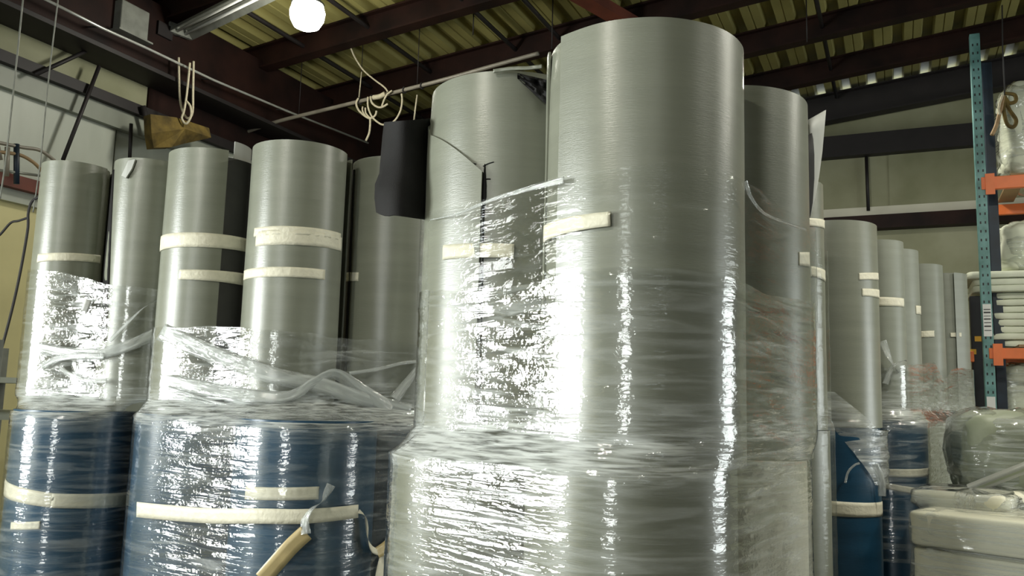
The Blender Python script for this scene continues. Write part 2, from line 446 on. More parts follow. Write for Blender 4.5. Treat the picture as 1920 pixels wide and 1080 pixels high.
# ------------------------------------------------------------------ stretch film around a load
class Hull:
    def __init__(self, circles, c=None, pad=0.006):
        P = []
        for (x, y, r) in circles:
            for k in range(90):
                a = 2 * math.pi * k / 90
                P.append((x + (r + pad) * math.cos(a), y + (r + pad) * math.sin(a)))
        P = sorted(set(P))
        def half(pts):
            h = []
            for p in pts:
                while len(h) >= 2 and (h[-1][0] - h[-2][0]) * (p[1] - h[-2][1]) - (h[-1][1] - h[-2][1]) * (p[0] - h[-2][0]) <= 0: h.pop()
                h.append(p)
            return h
        lo = half(P); up = half(P[::-1])
        self.h = np.array(lo[:-1] + up[:-1])
        self.c = np.array(c if c else (sum(q[0] for q in circles) / len(circles), sum(q[1] for q in circles) / len(circles)))
        self.circles = circles
    def r(self, a):
        d = np.array((math.cos(a), math.sin(a)))
        A = self.h - self.c; B = np.roll(A, -1, axis=0); E = B - A
        den = d[0] * E[:, 1] - d[1] * E[:, 0]
        with np.errstate(divide='ignore', invalid='ignore'):
            t = (A[:, 0] * E[:, 1] - A[:, 1] * E[:, 0]) / den
            s = (A[:, 0] * d[1] - A[:, 1] * d[0]) / den
        ok = (t > 0) & (s >= -1e-6) & (s <= 1 + 1e-6)
        return float(np.max(t[ok]))
    def gap(self, x, y):
        return min(abs(math.hypot(x - cx, y - cy) - r) for cx, cy, r in self.circles)
    def table(self, n, extra=()):
        """angles sampled evenly by length round the outline"""
        fine = np.linspace(-math.pi, math.pi, 1441)[:-1]
        R = np.array([self.r(a) for a in fine])
        X = self.c[0] + R * np.cos(fine); Y = self.c[1] + R * np.sin(fine)
        L = np.concatenate([[0], np.cumsum(np.hypot(np.diff(np.append(X, X[0])), np.diff(np.append(Y, Y[0]))))])
        tt = np.linspace(0, L[-1], n + 1)[:-1]
        A = np.interp(tt, L, np.append(fine, math.pi))
        return A, tt, L[-1]

def film(name, label, lower, upper, z0, z1, ztop, mat, n=380, nz_lo=26, nz_up=44, amp=1.0, shoulder=0.07, seed=0.0, group=None, parent=None, zlo=None, edge=0.012):
    """film round a two-tier load: lower hull up to z1, a shoulder, then the upper hull up to ztop(angle)"""
    A, S, L = (lower or upper).table(n)
    rows = []
    if lower:
        for j in range(nz_lo): rows.append((j / (nz_lo - 1), 'lo'))
        for j in range(1, 7): rows.append((j / 6, 'sh'))
    for j in range(0 if not lower else 1, nz_up): rows.append((j / (nz_up - 1), 'up'))
    V, UV, SL, BN = [], [], [], []
    RL = [lower.r(a) for a in A] if lower else None
    RU = [upper.r(a) for a in A]
    if lower: upper_c = lower.c
    c = (lower or upper).c
    for (t, kind) in rows:
        for i, a in enumerate(A):
            if kind == 'lo':
                z = z0 + (z1 - z0) * t; r = RL[i]
                gx, gy = c[0] + r * math.cos(a), c[1] + r * math.sin(a); g = lower.gap(gx, gy)
                k = 1.0
            elif kind == 'sh':
                r = RL[i] + (min(RU[i], RL[i] * 1.3) - RL[i]) * (t ** 0.8); z = z1 + shoulder * t; g = 0.05; k = 1.9 * math.sin(math.pi * t) + 0.6
            else:
                zt = ztop(a); zb = (z1 + shoulder) if lower else (zlo(a) if zlo else z0)
                z = zb + (zt - zb) * t; r = RU[i]
                gx, gy = c[0] + r * math.cos(a), c[1] + r * math.sin(a); g = upper.gap(gx, gy); k = 1.0
                if t > 0.93: z += edge * noise.noise(Vector((S[i] * 6, seed, 3.3)))
            w = min(g, 0.10)
            s = S[i]
            q1 = noise.noise(Vector((s * 3.0 + z * 2.0, z * 22.0 - s * 3.0, seed)))
            q2 = noise.noise(Vector((s * 9.0, z * 48.0 + s * 5.0, seed + 5)))
            q3 = noise.noise(Vector((s * 1.6, z * 5.0, seed + 9)))
            d = amp * k * ((0.0016 + 0.05 * w) * q1 + (0.0008 + 0.022 * w) * q2 + 0.06 * w * q3) - 0.10 * w * (1 if kind == 'up' else 0.5)
            d = max(d, -0.03)
            V.append(Vector((c[0] + (r + 0.002 + d) * math.cos(a), c[1] + (r + 0.002 + d) * math.sin(a), z)))
            UV.append((s, z)); SL.append(min(1.0, g / 0.035)); BN.append((1.0 * min(1.0, abs(RL[i] - RU[i]) / 0.07) if kind == 'sh' else max(0.0, 1 - (z - z1 - shoulder) / 0.16) ** 2 * (0.1 + 0.9 * min(1.0, g / 0.03)) if kind == 'up' and lower else max(0.0, 1 - (z1 - z) / 0.05) * 0.8 * min(1.0, abs(RL[i] - RU[i]) / 0.07) if kind == 'lo' else 0.0))
    F = grid_faces(n, len(rows), True)
    o = mesh(name, V, F, mat, parent, True, UV, origin=None if parent else (c[0], c[1], z0 if z0 else 0), slack=SL, bunch=BN)
    if label: tag(o, label, 'plastic film', group)
    return o
def on_hull(h, x, y, pad=0.012):
    """where a line of sight first meets the outline of a wrapped load"""
    d = ray(x, y); t = 1.0
    prev = None
    while t < 9:
        p = CAM + d * t
        dx, dy = p.x - h.c[0], p.y - h.c[1]; rr = math.hypot(dx, dy)
        if rr < 1.6 and rr <= h.r(math.atan2(dy, dx)) + pad: return p
        t += 0.008
    return None
def ribbon(name, pts, width, mat, parent, lift=0.004, twist=None, thick=0.0015, uvs=True, n=10):
    """flat band through points, facing the viewer side of the load"""
    P = catmull(pts, n); A, B, UV = [], [], []
    nn = len(P)
    for i, p in enumerate(P):
        t = (P[min(i + 1, nn - 1)] - P[max(i - 1, 0)]).normalized()
        nrm = Vector((-p.x, -p.y, 0)).normalized()
        side = t.cross(nrm).normalized()
        tw = twist(i / (nn - 1)) if twist else 0.0
        sd = side * math.cos(tw) + nrm * math.sin(tw)
        wd = width(i / (nn - 1)) if callable(width) else width
        for k in (-1, -0.33, 0.33, 1):
            w = 0.0018 * noise.noise(Vector((i * 0.35, k * 2, p.x * 9)))
            q = p + sd * (k * wd / 2) + nrm * (lift + w)
            A.append(q); B.append(q - nrm * thick)
    V, F = slab_from_grids(A, B, 4, nn)
    UV = [(0.1 * (i // 4 % nn) / 4, 0.02 * (i % 4)) for i in range(len(V))]
    return mesh(name, V, F, mat, parent, True, UV)

# ================================================================== SETTING
def structure(o): o['kind'] = 'structure'; return o
structure(ubox('floor', U_NEAR, U_BACK, V_RIGHT, V_LEFT, -0.12, 0.0, 'floor'))

# ---- roof: corrugated sheets on purlins
ceiling = structure(empty('ceiling', W(4, 2, 4.9)))
PITCH_V, RIB_W, RIB_TOP, RIB_H = 0.30, 0.13, 0.09, 0.085
v = V_LEFT + 0.1
while v > V_RIGHT:
    V, F = [], []
    prof = []
    for k in range(3):
        b = v - k * PITCH_V
        prof += [(b, 0), (b - (PITCH_V - RIB_W) * .45, 0), (b - (PITCH_V - RIB_W) * .5, 0.014), (b - (PITCH_V - RIB_W) * .55, 0), (b - (PITCH_V - RIB_W), 0),
                 (b - (PITCH_V - RIB_W) - (RIB_W - RIB_TOP) / 2, RIB_H), (b - PITCH_V + (RIB_W - RIB_TOP) / 2, RIB_H)]
    prof.append((v - 3 * PITCH_V, 0))
    n = len(prof)
    for u in (U_NEAR, U_BACK + 0.25):
        for (vv, h) in prof: V.append(W(u, vv, roof_z(vv) + 0.25 + h))
    for u in (U_NEAR, U_BACK + 0.25):
        for (vv, h) in prof: V.append(W(u, vv, roof_z(vv) + 0.254 + h))
    for i in range(n - 1):
        F.append((i, i + 1, n + i + 1, n + i)); F.append((2 * n + i, 3 * n + i, 3 * n + i + 1, 2 * n + i + 1))
    mesh('deck_sheet', V, F, 'deck', ceiling, smooth=False)
    v -= 3 * PITCH_V
def i_beam(name, u, v0, v1, depth, width, mat, parent, drop=0.0, tf=0.018, tw=0.014):
    """I section running along V under the sloping roof"""
    d, w = depth, width / 2
    prof = [(-w, 0), (w, 0), (w, tf), (tw, tf), (tw, d - tf), (w, d - tf), (w, d), (-w, d), (-w, d - tf), (-tw, d - tf), (-tw, tf), (-w, tf)]
    V, F = [], []
    for vv in (v0, v1):
        for (a, h) in prof: V.append(W(u + a, vv, roof_z(vv) + h - drop))
    n = len(prof)
    for i in range(n): F.append((i, (i + 1) % n, n + (i + 1) % n, n + i))
    F.append(tuple(range(n))[::-1]); F.append(tuple(range(n, 2 * n)))
    return mesh(name, V, F, mat, parent, smooth=False)
for k in range(-12, 3):
    i_beam('purlin', 7.62 + 1.19 * k, V_RIGHT, V_LEFT, 0.245, 0.13, 'steel', ceiling)
i_beam('gable_beam', U_BACK - 0.14, V_RIGHT, V_LEFT, 0.36, 0.18, 'steel_dark', ceiling, drop=0.17)
for vv, u0 in ((5.25, 2.0), (4.5, 2.0), (3.5, 3.0), (3.02, 4.0), (0.62, 4.0), (-1.6, 4.0), (-3.4, 4.0)):
    tube('sag_rod', [W(u0, vv, roof_z(vv) + 0.12), W(U_BACK - 0.2, vv, roof_z(vv) + 0.12)], 0.022, 'steel_dark', ceiling, False, 6)
# reddish knee brace above the tallest roll
pA, pB = atZ(1085, -12, 5.16), atZ(1195, 52, 5.12)
V, F = [], []
ax = (pB - pA).normalized()
box_geo((pA + pB) / 2, ax, ax.cross(EZ).normalized(), ax.cross(EZ).normalized().cross(ax), (pB - pA).length + .6, 0.16, 0.10, V, F)
mesh('brace_plate', V, F, 'rust', ceiling, smooth=False)
for x, y0 in ((200 // 2.7 + 960, 60), (700, 80)):
    pass
# hanger wires under the deck
for (x, y, L) in ((1036, 25, .35), (1512, 20, .3), (888, 28, .2), (550, 145, .2), (628, 170, .25)):
    p = atZ(x, y, 5.1); tube('hanger_wire', [p + EZ * 0.18, p - EZ * L], 0.006, 'steel_dark', ceiling, False, 5)

# ---- left wall with its panels, girts and the loading door
zl = roof_z(V_LEFT)
wall_l = structure(empty('wall_left', W(4, V_LEFT, 0)))
T = 0.12
def lwall(name, u0, u1, z0, z1, mat, dv=0.0, th=T): return ubox(name, u0, u1, V_LEFT - dv, V_LEFT - dv + th, z0, z1, mat, wall_l)
_, _, zg_low = uvz(at_v(135, 103, V_LEFT))          # underside of the girder
_, _, z_g1 = uvz(at_v(135, 160, V_LEFT))            # girt below the pale panels
_, _, z_g1b = uvz(at_v(135, 180, V_LEFT))
_, _, z_w0 = uvz(at_v(40, 338, V_LEFT)); _, _, z_w1 = uvz(at_v(40, 362, V_LEFT)); _, _, z_w2 = uvz(at_v(40, 385, V_LEFT))
u_pend = uvz(at_v(270, 180, V_LEFT))[0]
lwall('lower_panel', DOOR_U1, U_BACK, 0, z_w2, 'wall_cream')
lwall('lower_panel', U_NEAR, DOOR_U0, 0, z_w2, 'wall_cream')
lwall('upper_wall_lining', U_NEAR, U_BACK, max(DOOR_Z, z_w2) if DOOR_Z > z_w2 else z_w2, zl + 0.25, 'wall_grey')
if DOOR_Z > z_w2:
    lwall('wall_lining', DOOR_U1, U_BACK, z_w2, DOOR_Z, 'wall_white'); lwall('wall_lining', U_NEAR, DOOR_U0, z_w2, DOOR_Z, 'wall_white')
else:
    lwall('door_head_panel', DOOR_U0, DOOR_U1, DOOR_Z, z_w2, 'wall_grey')
lwall('door_sill_panel', DOOR_U0, DOOR_U1, 0, DOOR_Z0, 'wall_cream')
lwall('white_rail', 2.6, U_BACK, z_w2, z_w1, 'wall_white', 0.05, 0.05)
lwall('red_girt', 2.6, U_BACK, z_w1, z_w0, 'rust', 0.12, 0.12)
# white insulation blankets between the rail and the girt, in widths
uu = 2.6
k = 0
while uu < U_BACK - 0.2:
    lwall('insulation_blanket', uu, min(uu + 1.18, U_BACK), z_w0, z_g1b - 0.02, 'wall_white', 0.03 + 0.012 * (k % 2), 0.04); uu += 1.2; k += 1
lwall('dark_girt', 2.0, U_BACK, z_g1b, z_g1, 'steel_dark', 0.16, 0.16)
lwall('dusty_ledge', 2.0, U_BACK, z_g1b - 0.16, z_g1b, 'wall_grey', 0.10, 0.10)
uu = u_pend
for k in range(5):
    lwall('pale_panel', uu - 1.5, uu - 0.012, z_g1, zg_low, 'wall', 0.05, 0.05); uu -= 1.512
ubox('eave_girder', 0.5, U_BACK, V_LEFT - 0.30, V_LEFT - 0.02, zg_low, zl + 0.12, 'steel', wall_l)
ubox('eave_girder_flange', 0.5, U_BACK, V_LEFT - 0.40, V_LEFT - 0.02, zg_low - 0.02, zg_low + 0.015, 'steel_dark', wall_l)
lwall('dark_lining', u_pend, U_BACK, z_g1 - 0.02, zg_low, 'steel', 0.06, 0.05)
# diagonal bracing rods on the left wall
for a, b in (((192, 82), (66, 140)), ((186, 124), (118, 300)), ((246, 232), (243, 302))):
    tube('brace_rod', [at_v(*a, V_LEFT - 0.2), at_v(*b, V_LEFT - 0.2)], 0.016, 'steel_dark', wall_l, False, 6)
tube('brace_rod', [at_v(268, 198, V_LEFT - 0.2), at_v(288, 276, V_LEFT - 0.2)], 0.024, 'steel_dark', wall_l, False, 6)
# door jambs and raised roller door above the loading door
ubox('door_jamb', DOOR_U0 - 0.1, DOOR_U0, V_LEFT - 0.15, V_LEFT + 0.1, 0, DOOR_Z, 'galv', wall_l)
ubox('door_jamb', DOOR_U1, DOOR_U1 + 0.1, V_LEFT - 0.15, V_LEFT + 0.1, 0, DOOR_Z, 'galv', wall_l)
ubox('roller_door_box', DOOR_U0 - 0.1, DOOR_U1 + 0.1, V_LEFT - 0.5, V_LEFT - 0.02, DOOR_Z, DOOR_Z + 0.45, 'galv', wall_l)

# torn insulation hanging under the girder
V, F = [], []
q = [(282, 214), (330, 220), (392, 240), (396, 258), (350, 268), (322, 276), (288, 277), (284, 250)]
c = at_v(330, 248, V_LEFT - 0.42)
fr = [at_v(x, y, V_LEFT - 0.42 - 0.05 * (i % 2)) for i, (x, y) in enumerate(q)]
for p in fr: V.append(p)
for p in fr: V.append(p + W(0.02, 0.10, 0))
V += [c + W(0, -0.10, 0.02), c + W(0, 0.12, 0)]
n = len(fr)
for i in range(n):
    j = (i + 1) % n
    F += [(i, j, n + j, n + i), (i, 2 * n, j), (n + i, n + j, 2 * n + 1)]
mesh('torn_insulation', V, F, 'insul', wall_l, smooth=False)

# ---- back wall
wall_b = structure(empty('wall_back', W(U_BACK, 0, 0)))
def bwall(name, v0, v1, z0, z1, mat, du=0.0, th=0.12): return ubox(name, U_BACK - du, U_BACK - du + th, v0, v1, z0, z1, mat, wall_b)
def zb(x, y): return uvz(at_u(x, y, U_BACK))[2]
z_top = roof_z(0) + 0.08
z_beam0, z_beam1 = zb(1690, 290), zb(1690, 250)
z_rail0, z_rail1 = zb(1700, 430), zb(1700, 405)
z_ch = zb(1700, 385)
# gable top follows the slope of the roof, the rib voids above it stay open to daylight
V, F = [], []
for (vv) in (V_RIGHT, V_LEFT):
    for zz in (z_beam1, roof_z(vv) + 0.235):
        V.append(W(U_BACK, vv, zz)); V.append(W(U_BACK + 0.12, vv, zz))
F = [(0, 2, 6, 4), (1, 5, 7, 3), (2, 3, 7, 6), (0, 4, 5, 1), (0, 1, 3, 2), (4, 6, 7, 5)]
mesh('gable_lining', V, F, 'wall', wall_b, smooth=False)
vv = V_LEFT
k = 0
while vv > V_RIGHT + 0.1:
    v2 = max(vv - 1.2, V_RIGHT)
    bwall('insulation_panel', v2, vv, z_ch, z_beam1, 'wall', 0.02 + 0.01 * (k % 2)); k += 1
    vv = v2
bwall('lower_wall_panel', V_RIGHT, V_LEFT, 0, z_rail0 + .01, 'wall')
bwall('pale_band', V_RIGHT, V_LEFT, z_rail1 - .01, z_ch, 'white_foam', 0.04, 0.16)
bwall('wall_beam', V_RIGHT, V_LEFT, z_beam0, z_beam1, 'steel_dark', 0.16, 0.16)
bwall('girt', V_RIGHT, V_LEFT, z_rail0, z_rail1, 'steel', 0.18, 0.18)
p = at_u(1626, 300, U_BACK - 0.1)
tube('wall_conduit', [at_u(1624, 285, U_BACK - 0.06), at_u(1628, 395, U_BACK - 0.06)], 0.02, 'steel_dark', wall_b, False, 6)
# ---- the rest of the hall behind and to the right of the viewer
wr = structure(empty('wall_right', W(1, V_RIGHT, 0)))
ubox('wall_panel', U_NEAR, 5.5, V_RIGHT - 0.12, V_RIGHT, 0, roof_z(V_RIGHT) + 0.25, 'wall_dark', wr)
ubox('wall_panel', 8.9, U_BACK, V_RIGHT - 0.12, V_RIGHT, 0, roof_z(V_RIGHT) + 0.25, 'wall_dark', wr)
ubox('door_head_panel', 5.5, 8.9, V_RIGHT - 0.12, V_RIGHT, 3.35, roof_z(V_RIGHT) + 0.25, 'wall_dark', wr)
wq = structure(empty('wall_rear', W(U_NEAR, 0, 0)))
ubox('wall_panel', U_NEAR - 0.12, U_NEAR, V_RIGHT, 0.3, 0, 5.6, 'wall_dark', wq)
ubox('wall_panel', U_NEAR - 0.12, U_NEAR, 1.7, V_LEFT, 0, 5.6, 'wall_dark', wq)
ubox('door_head_panel', U_NEAR - 0.12, U_NEAR, 0.3, 1.7, 4.2, 5.6, 'wall_dark', wq)

#OBJECTS
# ================================================================== THE GREY ROLLS IN FRONT
R = math.radians
ZM = 1.33                        # top of the lower tier of the main load
A_, B_, C_ = (0.397, 2.583, 0.305), (-0.017, 2.995, 0.295), (0.781, 3.054, 0.282)
AL, BL, CL = (0.36, 2.545, 0.305), (-0.10, 2.945, 0.284), (0.775, 2.985, 0.243)
GM = 'grey foam rolls of the front load'
make_roll('foam_roll', 'tallest grey foam roll in front, with one cream tape strip high on its left', *A_, ZM, 2.58, 'foam', GM,
          [], seam=R(-150), flare=0.009)
a_ = COL.objects['foam_roll']
tape(a_, A_[0], A_[1], A_[2] + 0.009, 1021, 424, 454, 1145, 397, 424, seed=1.4)
# torn roll: its outer layer is split and a corner is folded away
b = make_roll('foam_roll', 'torn grey foam roll with a black flap folded out on its left', *B_, ZM, 2.58, 'foam', GM, nolayer=True)
def b_top(a):
    d = math.degrees(a)
    if d > -161: return 2.235 + (-107 - d) / 54.0 * 0.18 + 0.022 * math.sin((-107 - d) / 54.0 * math.pi)
    return min(2.56, 2.415 + (-161 - d) * 0.004)
shell('split_outer_layer', *B_, R(-107), R(-330), ZM + 0.004, 2.5, 'foam', b, 0.007, 0.010, 0.35, ztop=b_top, seed=3)
# shade inside the open slit, painted as a black strip
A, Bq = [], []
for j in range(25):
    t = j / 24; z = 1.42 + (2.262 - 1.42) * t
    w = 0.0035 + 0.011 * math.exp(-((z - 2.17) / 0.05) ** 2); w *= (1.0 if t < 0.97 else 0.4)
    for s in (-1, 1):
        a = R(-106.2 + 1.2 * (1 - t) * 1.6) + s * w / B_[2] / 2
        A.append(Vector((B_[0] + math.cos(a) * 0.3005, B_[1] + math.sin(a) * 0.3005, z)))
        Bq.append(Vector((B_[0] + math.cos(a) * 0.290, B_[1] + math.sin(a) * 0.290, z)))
V, F = slab_from_grids(A, Bq, 2, 25); mesh('slit_shade', V, F, 'foam_black_and_shade', b)
tape(b, B_[0], B_[1], B_[2] + 0.010, 832, 460, 487, 964, 458, 484, seed=2.2)
# small nicks beside the slit
for (x0, y0, x1, y1) in ((906, 312, 926, 304), (905, 338, 920, 336), (870, 304, 893, 308)):
    P = []
    for (x, y) in ((x0, y0), ((x0 + x1) / 2, (y0 + y1) / 2 - 1), (x1, y1)):
        a, z = on_cyl(*B_, x, y); P.append(Vector((B_[0] + math.cos(a) * 0.2955, B_[1] + math.sin(a) * 0.2955, z)))
    tube('nick', P, 0.0022, 'foam_black_and_shade', b, seg=6)
# the black flap
rows = [  # left, right pixel edges from top to bottom
    (720, 229, 806, 222), (717, 255, 806, 252), (714, 290, 805, 290), (711, 325, 804, 325), (703, 345, 803, 352), (702, 372, 802, 380), (705, 398, 801, 412)]
A, Bq = [], []
for j, (xl, yl, xr, yr) in enumerate(rows):
    for i in range(13):
        t = i / 12
        Y = 2.90 - 0.10 * math.sin(t * math.pi * 0.8 + 0.3) + 0.05 * (1 - t) + 0.02 * math.sin(j * 0.9)
        Y += 0.10 * t * t
        y = yl + (yr - yl) * t + (4 * math.sin(t * 9) if j == 6 and t < 0.35 else 0)
        p = atY(xl + (xr - xl) * t, y, Y)
        A.append(p); Bq.append(p + Vector((0.001, 0.008, 0)))
V, F = slab_from_grids(A, Bq, 13, len(rows)); o = mesh('torn_flap', V, F, 'foam_black_and_shade', b); autosmooth(o, 50)
# crumpled black scrap at its top right and the loose pale lip on top
A, Bq = [], []
for j in range(9):
    for i in range(15):
        t, s = i / 14, j / 8
        x = 970 + 62 * t; y = 137 + 14 * t + (10 + 40 * t) * s
        k = noise.noise(Vector((t * 6, s * 4, 2.2)))
        p = atY(x, y, 2.70 - 0.02 * t - 0.035 * k); A.append(p); Bq.append(p + Vector((0, 0.012, 0.002)))
V, F = slab_from_grids(A, Bq, 15, 9); o = mesh('crumpled_scrap', V, F, 'foam_black_and_shade', b); autosmooth(o, 60)
P = [atY(925, 133, 2.69), atY(960, 128, 2.68), atY(990, 127, 2.67), atY(1016, 124, 2.66)]
ribbon('loose_lip', P, 0.012, 'foam', b, 0.0, thick=0.006)

c = make_roll('foam_roll', 'grey foam roll right behind the tallest one, with a loose upright flap', *C_, ZM, 2.58, 'foam', GM,
              [(1497, 473, 498, 1516, 473, 500)], seam=R(60), flare=0.0)
A, Bq = [], []
fl = [(1514, 226, 1549, 206), (1515, 250, 1546, 240), (1516, 290, 1542, 285), (1516, 330, 1536, 330), (1516, 370, 1529, 370), (1516, 404, 1521, 404)]
for (xl, yl, xr, yr) in fl:
    for i in range(7):
        t = i / 6; p = atY(xl + (xr - xl) * t, yl + (yr - yl) * t, 3.10 + 0.16 * t - 0.05 * math.sin(t * 3.1))
        A.append(p); Bq.append(p + Vector((-0.004, 0.008, 0)))
V, F = slab_from_grids(A, Bq, 7, len(fl)); mesh('loose_flap', V, F, 'foam_edge', c)
A, Bq = [], []
fl = [(1513, 255, 1524, 248), (1514, 300, 1527, 290), (1514, 340, 1527, 335), (1515, 385, 1524, 380), (1515, 410, 1519, 408)]
for (xl, yl, xr, yr) in fl:
    for i in range(4):
        t = i / 3; p = atY(xl + (xr - xl) * t, yl + (yr - yl) * t, 3.08 + 0.03 * t); A.append(p); Bq.append(p + Vector((-0.002, 0.008, 0)))
V, F = slab_from_grids(A, Bq, 4, len(fl)); mesh('flap_underside', V, F, 'foam_black_and_shade', c)

GL = 'rolls in the bottom tier of the front load'
make_roll('foam_roll', 'grey foam roll in the bottom tier under the tallest roll', *AL, 0, ZM, 'foam', GL)
make_roll('foam_roll', 'grey foam roll in the bottom tier under the torn roll', *BL, 0, ZM, 'foam', GL)
make_roll('foam_roll', 'off-white foam roll in the bottom tier at the right end of the front load', *CL, 0, ZM, 'white_foam', GL)
hu_m = Hull([A_, B_, C_], pad=0.014); hl_m = Hull([AL, BL, CL], pad=0.014)
hu_m2 = Hull([A_, B_, C_], c=tuple(hl_m.c), pad=0.014)
fm = film('stretch_film', 'dense clear stretch film round the front load of grey rolls, up to mid height', hl_m, hu_m2, 0.55, ZM - 0.01, lambda a: 1.853 + 0.012 * math.sin(a * 3),
     M['film'], n=460, nz_up=60, shoulder=0.085, seed=1.7, amp=1.0)
hu_m3 = Hull([A_, B_, C_], c=tuple(hl_m.c), pad=0.021)
film('stretch_film', 'thin upper band of clear film across the torn roll and the tallest roll', None, hu_m3, 1.80, 0, lambda a: 2.14 - 0.012 * math.sin(a * 2 + 1), M['film_thin'],
     n=420, nz_up=24, seed=4.1, amp=0.4)
# bright rolled upper edge of the thin film between the two rolls
P = [on_hull(hu_m3, x, y, 0.004) for x, y in ((806, 413), (860, 400), (925, 374), (985, 356), (1058, 338))]
ribbon('rolled_edge', P, lambda t: 0.003 + 0.017 * t, 'film_rope', fm, 0.004)
P = [on_hull(hu_m3, x, y, 0.004) for x, y in ((1398, 340), (1408, 370), (1430, 398), (1465, 415), (1512, 432))]
ribbon('rolled_edge', P, 0.010, 'film_rope', fm, 0.004)

# ================================================================== LEFT LOADS
ZL = 1.40
GU = 'grey foam rolls standing on the left loads'
L1 = (-2.175, 4.137, 0.158); L2 = (-1.775, 4.06, 0.165); L3 = (-1.409, 3.895, 0.198); L4 = (-0.97, 3.751, 0.211); L5 = (-0.555, 3.96, 0.215)
make_roll('foam_roll', 'leftmost grey foam roll, next to the cream wall', *L1, ZL, 2.58, 'foam', GU, [(72, 477, 492, 188, 479, 494)], seam=R(15))
l2 = make_roll('foam_roll', 'grey foam roll second from the left, with a small torn corner at its top', *L2, ZL, 2.58, 'foam', GU, [], seam=R(30))
V, F = [], []
P = [(232, 331), (244, 303), (256, 300), (250, 318), (240, 335)]
pp = []
for (x, y) in P:
    a, z = on_cyl(*L2, x, y); pp.append(Vector((L2[0] + math.cos(a) * 0.180, L2[1] + math.sin(a) * 0.180, z)))
V = pp + [p + Vector((0, 0.012, 0)) for p in pp]
F = [(0, 1, 2, 3, 4), (9, 8, 7, 6, 5)] + [(i, 5 + i, 5 + (i + 1) % 5, (i + 1) % 5) for i in range(5)]
mesh('torn_corner', V, F, 'foam_edge', l2, smooth=False)
l3 = make_roll('foam_roll', 'grey foam roll third from the left, with two cream tapes', *L3, ZL, 2.545, 'foam', GU,
          nolayer=True)
tape(l3, L3[0], L3[1], L3[2] + 0.006, 303, 444, 470, 466, 449, 474, seed=5.5)
tape(l3, L3[0], L3[1], L3[2] + 0.006, 337, 506, 524, 462, 514, 537, seed=6.5)
shell('outer_layer', L3[0], L3[1], L3[2] - 0.002, R(12), R(12 + 294), ZL + .01, 2.58, 'foam', l3, 0.006, seed=4)
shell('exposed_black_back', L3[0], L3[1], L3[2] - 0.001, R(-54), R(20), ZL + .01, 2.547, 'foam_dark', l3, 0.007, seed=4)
shell('raised_inner_layer', L3[0], L3[1], 0.155, R(-40), R(170), 2.3, 2.64, 'foam_edge', l3, 0.006, seed=4)
make_roll('foam_roll', 'fourth grey foam roll from the left, wrapped by a doubled cream tape', *L4, ZL, 2.58, 'foam', GU,
          [(482, 434, 462, 640, 446, 472), (478, 428, 444, 638, 438, 452), (459, 508, 525, 609, 506, 525)], seam=R(20), flare=0.02)
l5 = make_roll('foam_roll', 'fifth grey foam roll from the left, half hidden behind the black flap', *L5, ZL, 2.58, 'foam', GU,
          [(645, 511, 528, 673, 511, 527)], seam=R(70))
# black strips: one open layer edge with its black back, one painted gap shade
def black_strip(parent, c, x0, y0, x1, y1, w):
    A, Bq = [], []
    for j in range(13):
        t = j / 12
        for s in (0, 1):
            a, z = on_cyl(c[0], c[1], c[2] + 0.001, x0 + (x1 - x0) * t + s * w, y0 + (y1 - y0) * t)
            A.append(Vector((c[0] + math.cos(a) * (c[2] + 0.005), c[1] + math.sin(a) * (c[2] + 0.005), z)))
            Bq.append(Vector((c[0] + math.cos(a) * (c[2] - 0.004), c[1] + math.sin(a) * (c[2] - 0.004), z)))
    V, F = slab_from_grids(A, Bq, 2, 13); mesh('black_edge_and_gap_shade', V, F, 'foam_black_and_shade', parent)
black_strip(l5, L5, 652, 318, 636, 700, 13)
black_strip(l2, L2, 204, 318, 190, 640, 10)  # dark gap between the two leftmost rolls, painted as a strip
GB = 'blue foam rolls in the bottom tier of the left loads'
Q1 = (-2.0, 4.03, 0.270); Q1b = (-1.72, 4.56, 0.26); Q2 = (-1.37, 3.90, 0.285); Q3 = (-0.83, 3.58, 0.285); Q4 = (-0.50, 4.08, 0.27)
make_roll('foam_roll', 'blue foam roll in the bottom left corner with a bent cream tape round it', *Q1, 0, ZL, 'blue', GB,
          [(4, 897, 926, 102, 925, 952), (98, 925, 952, 257, 919, 945), (22, 979, 993, 76, 977, 992)], seam=R(100))
make_roll('foam_roll', 'blue foam roll at the back of the leftmost load', *Q1b, 0, ZL, 'blue', GB)
make_roll('foam_roll', 'blue foam roll at the left end of the second load', *Q2, 0, ZL, 'blue', GB, seam=R(100))
make_roll('foam_roll', 'blue foam roll at the front of the second load, below the doubled tape', *Q3, 0, ZL, 'blue', GB,
          [(462, 912, 936, 598, 912, 936)], seam=R(100))
make_roll('foam_roll', 'blue foam roll deep in shade just left of the front load', *Q4, 0, ZL, 'blue', GB, seam=R(100))
h1l = Hull([Q1, Q1b], pad=0.012); h1u = Hull([L1, L2], c=tuple(h1l.c), pad=0.012)
class Both:   # film of the upper tier seen from the lower tier's centre
    pass
hl2 = Hull([Q2, Q3, Q4], pad=0.012); hu2 = Hull([L3, L4, L5], c=tuple(hl2.c), pad=0.012)
h1c = ((L1[0] + L2[0]) / 2 + 0.03, (L1[1] + L2[1]) / 2 + 0.02)
h1l = Hull([Q1, Q1b], c=h1c, pad=0.012); h1u = Hull([L1, L2], c=h1c, pad=0.012)
f1 = film('stretch_film', 'clear stretch film round the leftmost load of grey and blue rolls', h1l, h1u, 0.45, ZL - 0.01,
     lambda a: 2.06 - 0.10 * (0.5 + 0.5 * math.cos(a + 0.3)), M['film'], n=380, shoulder=0.07, seed=8.4, amp=1.1)
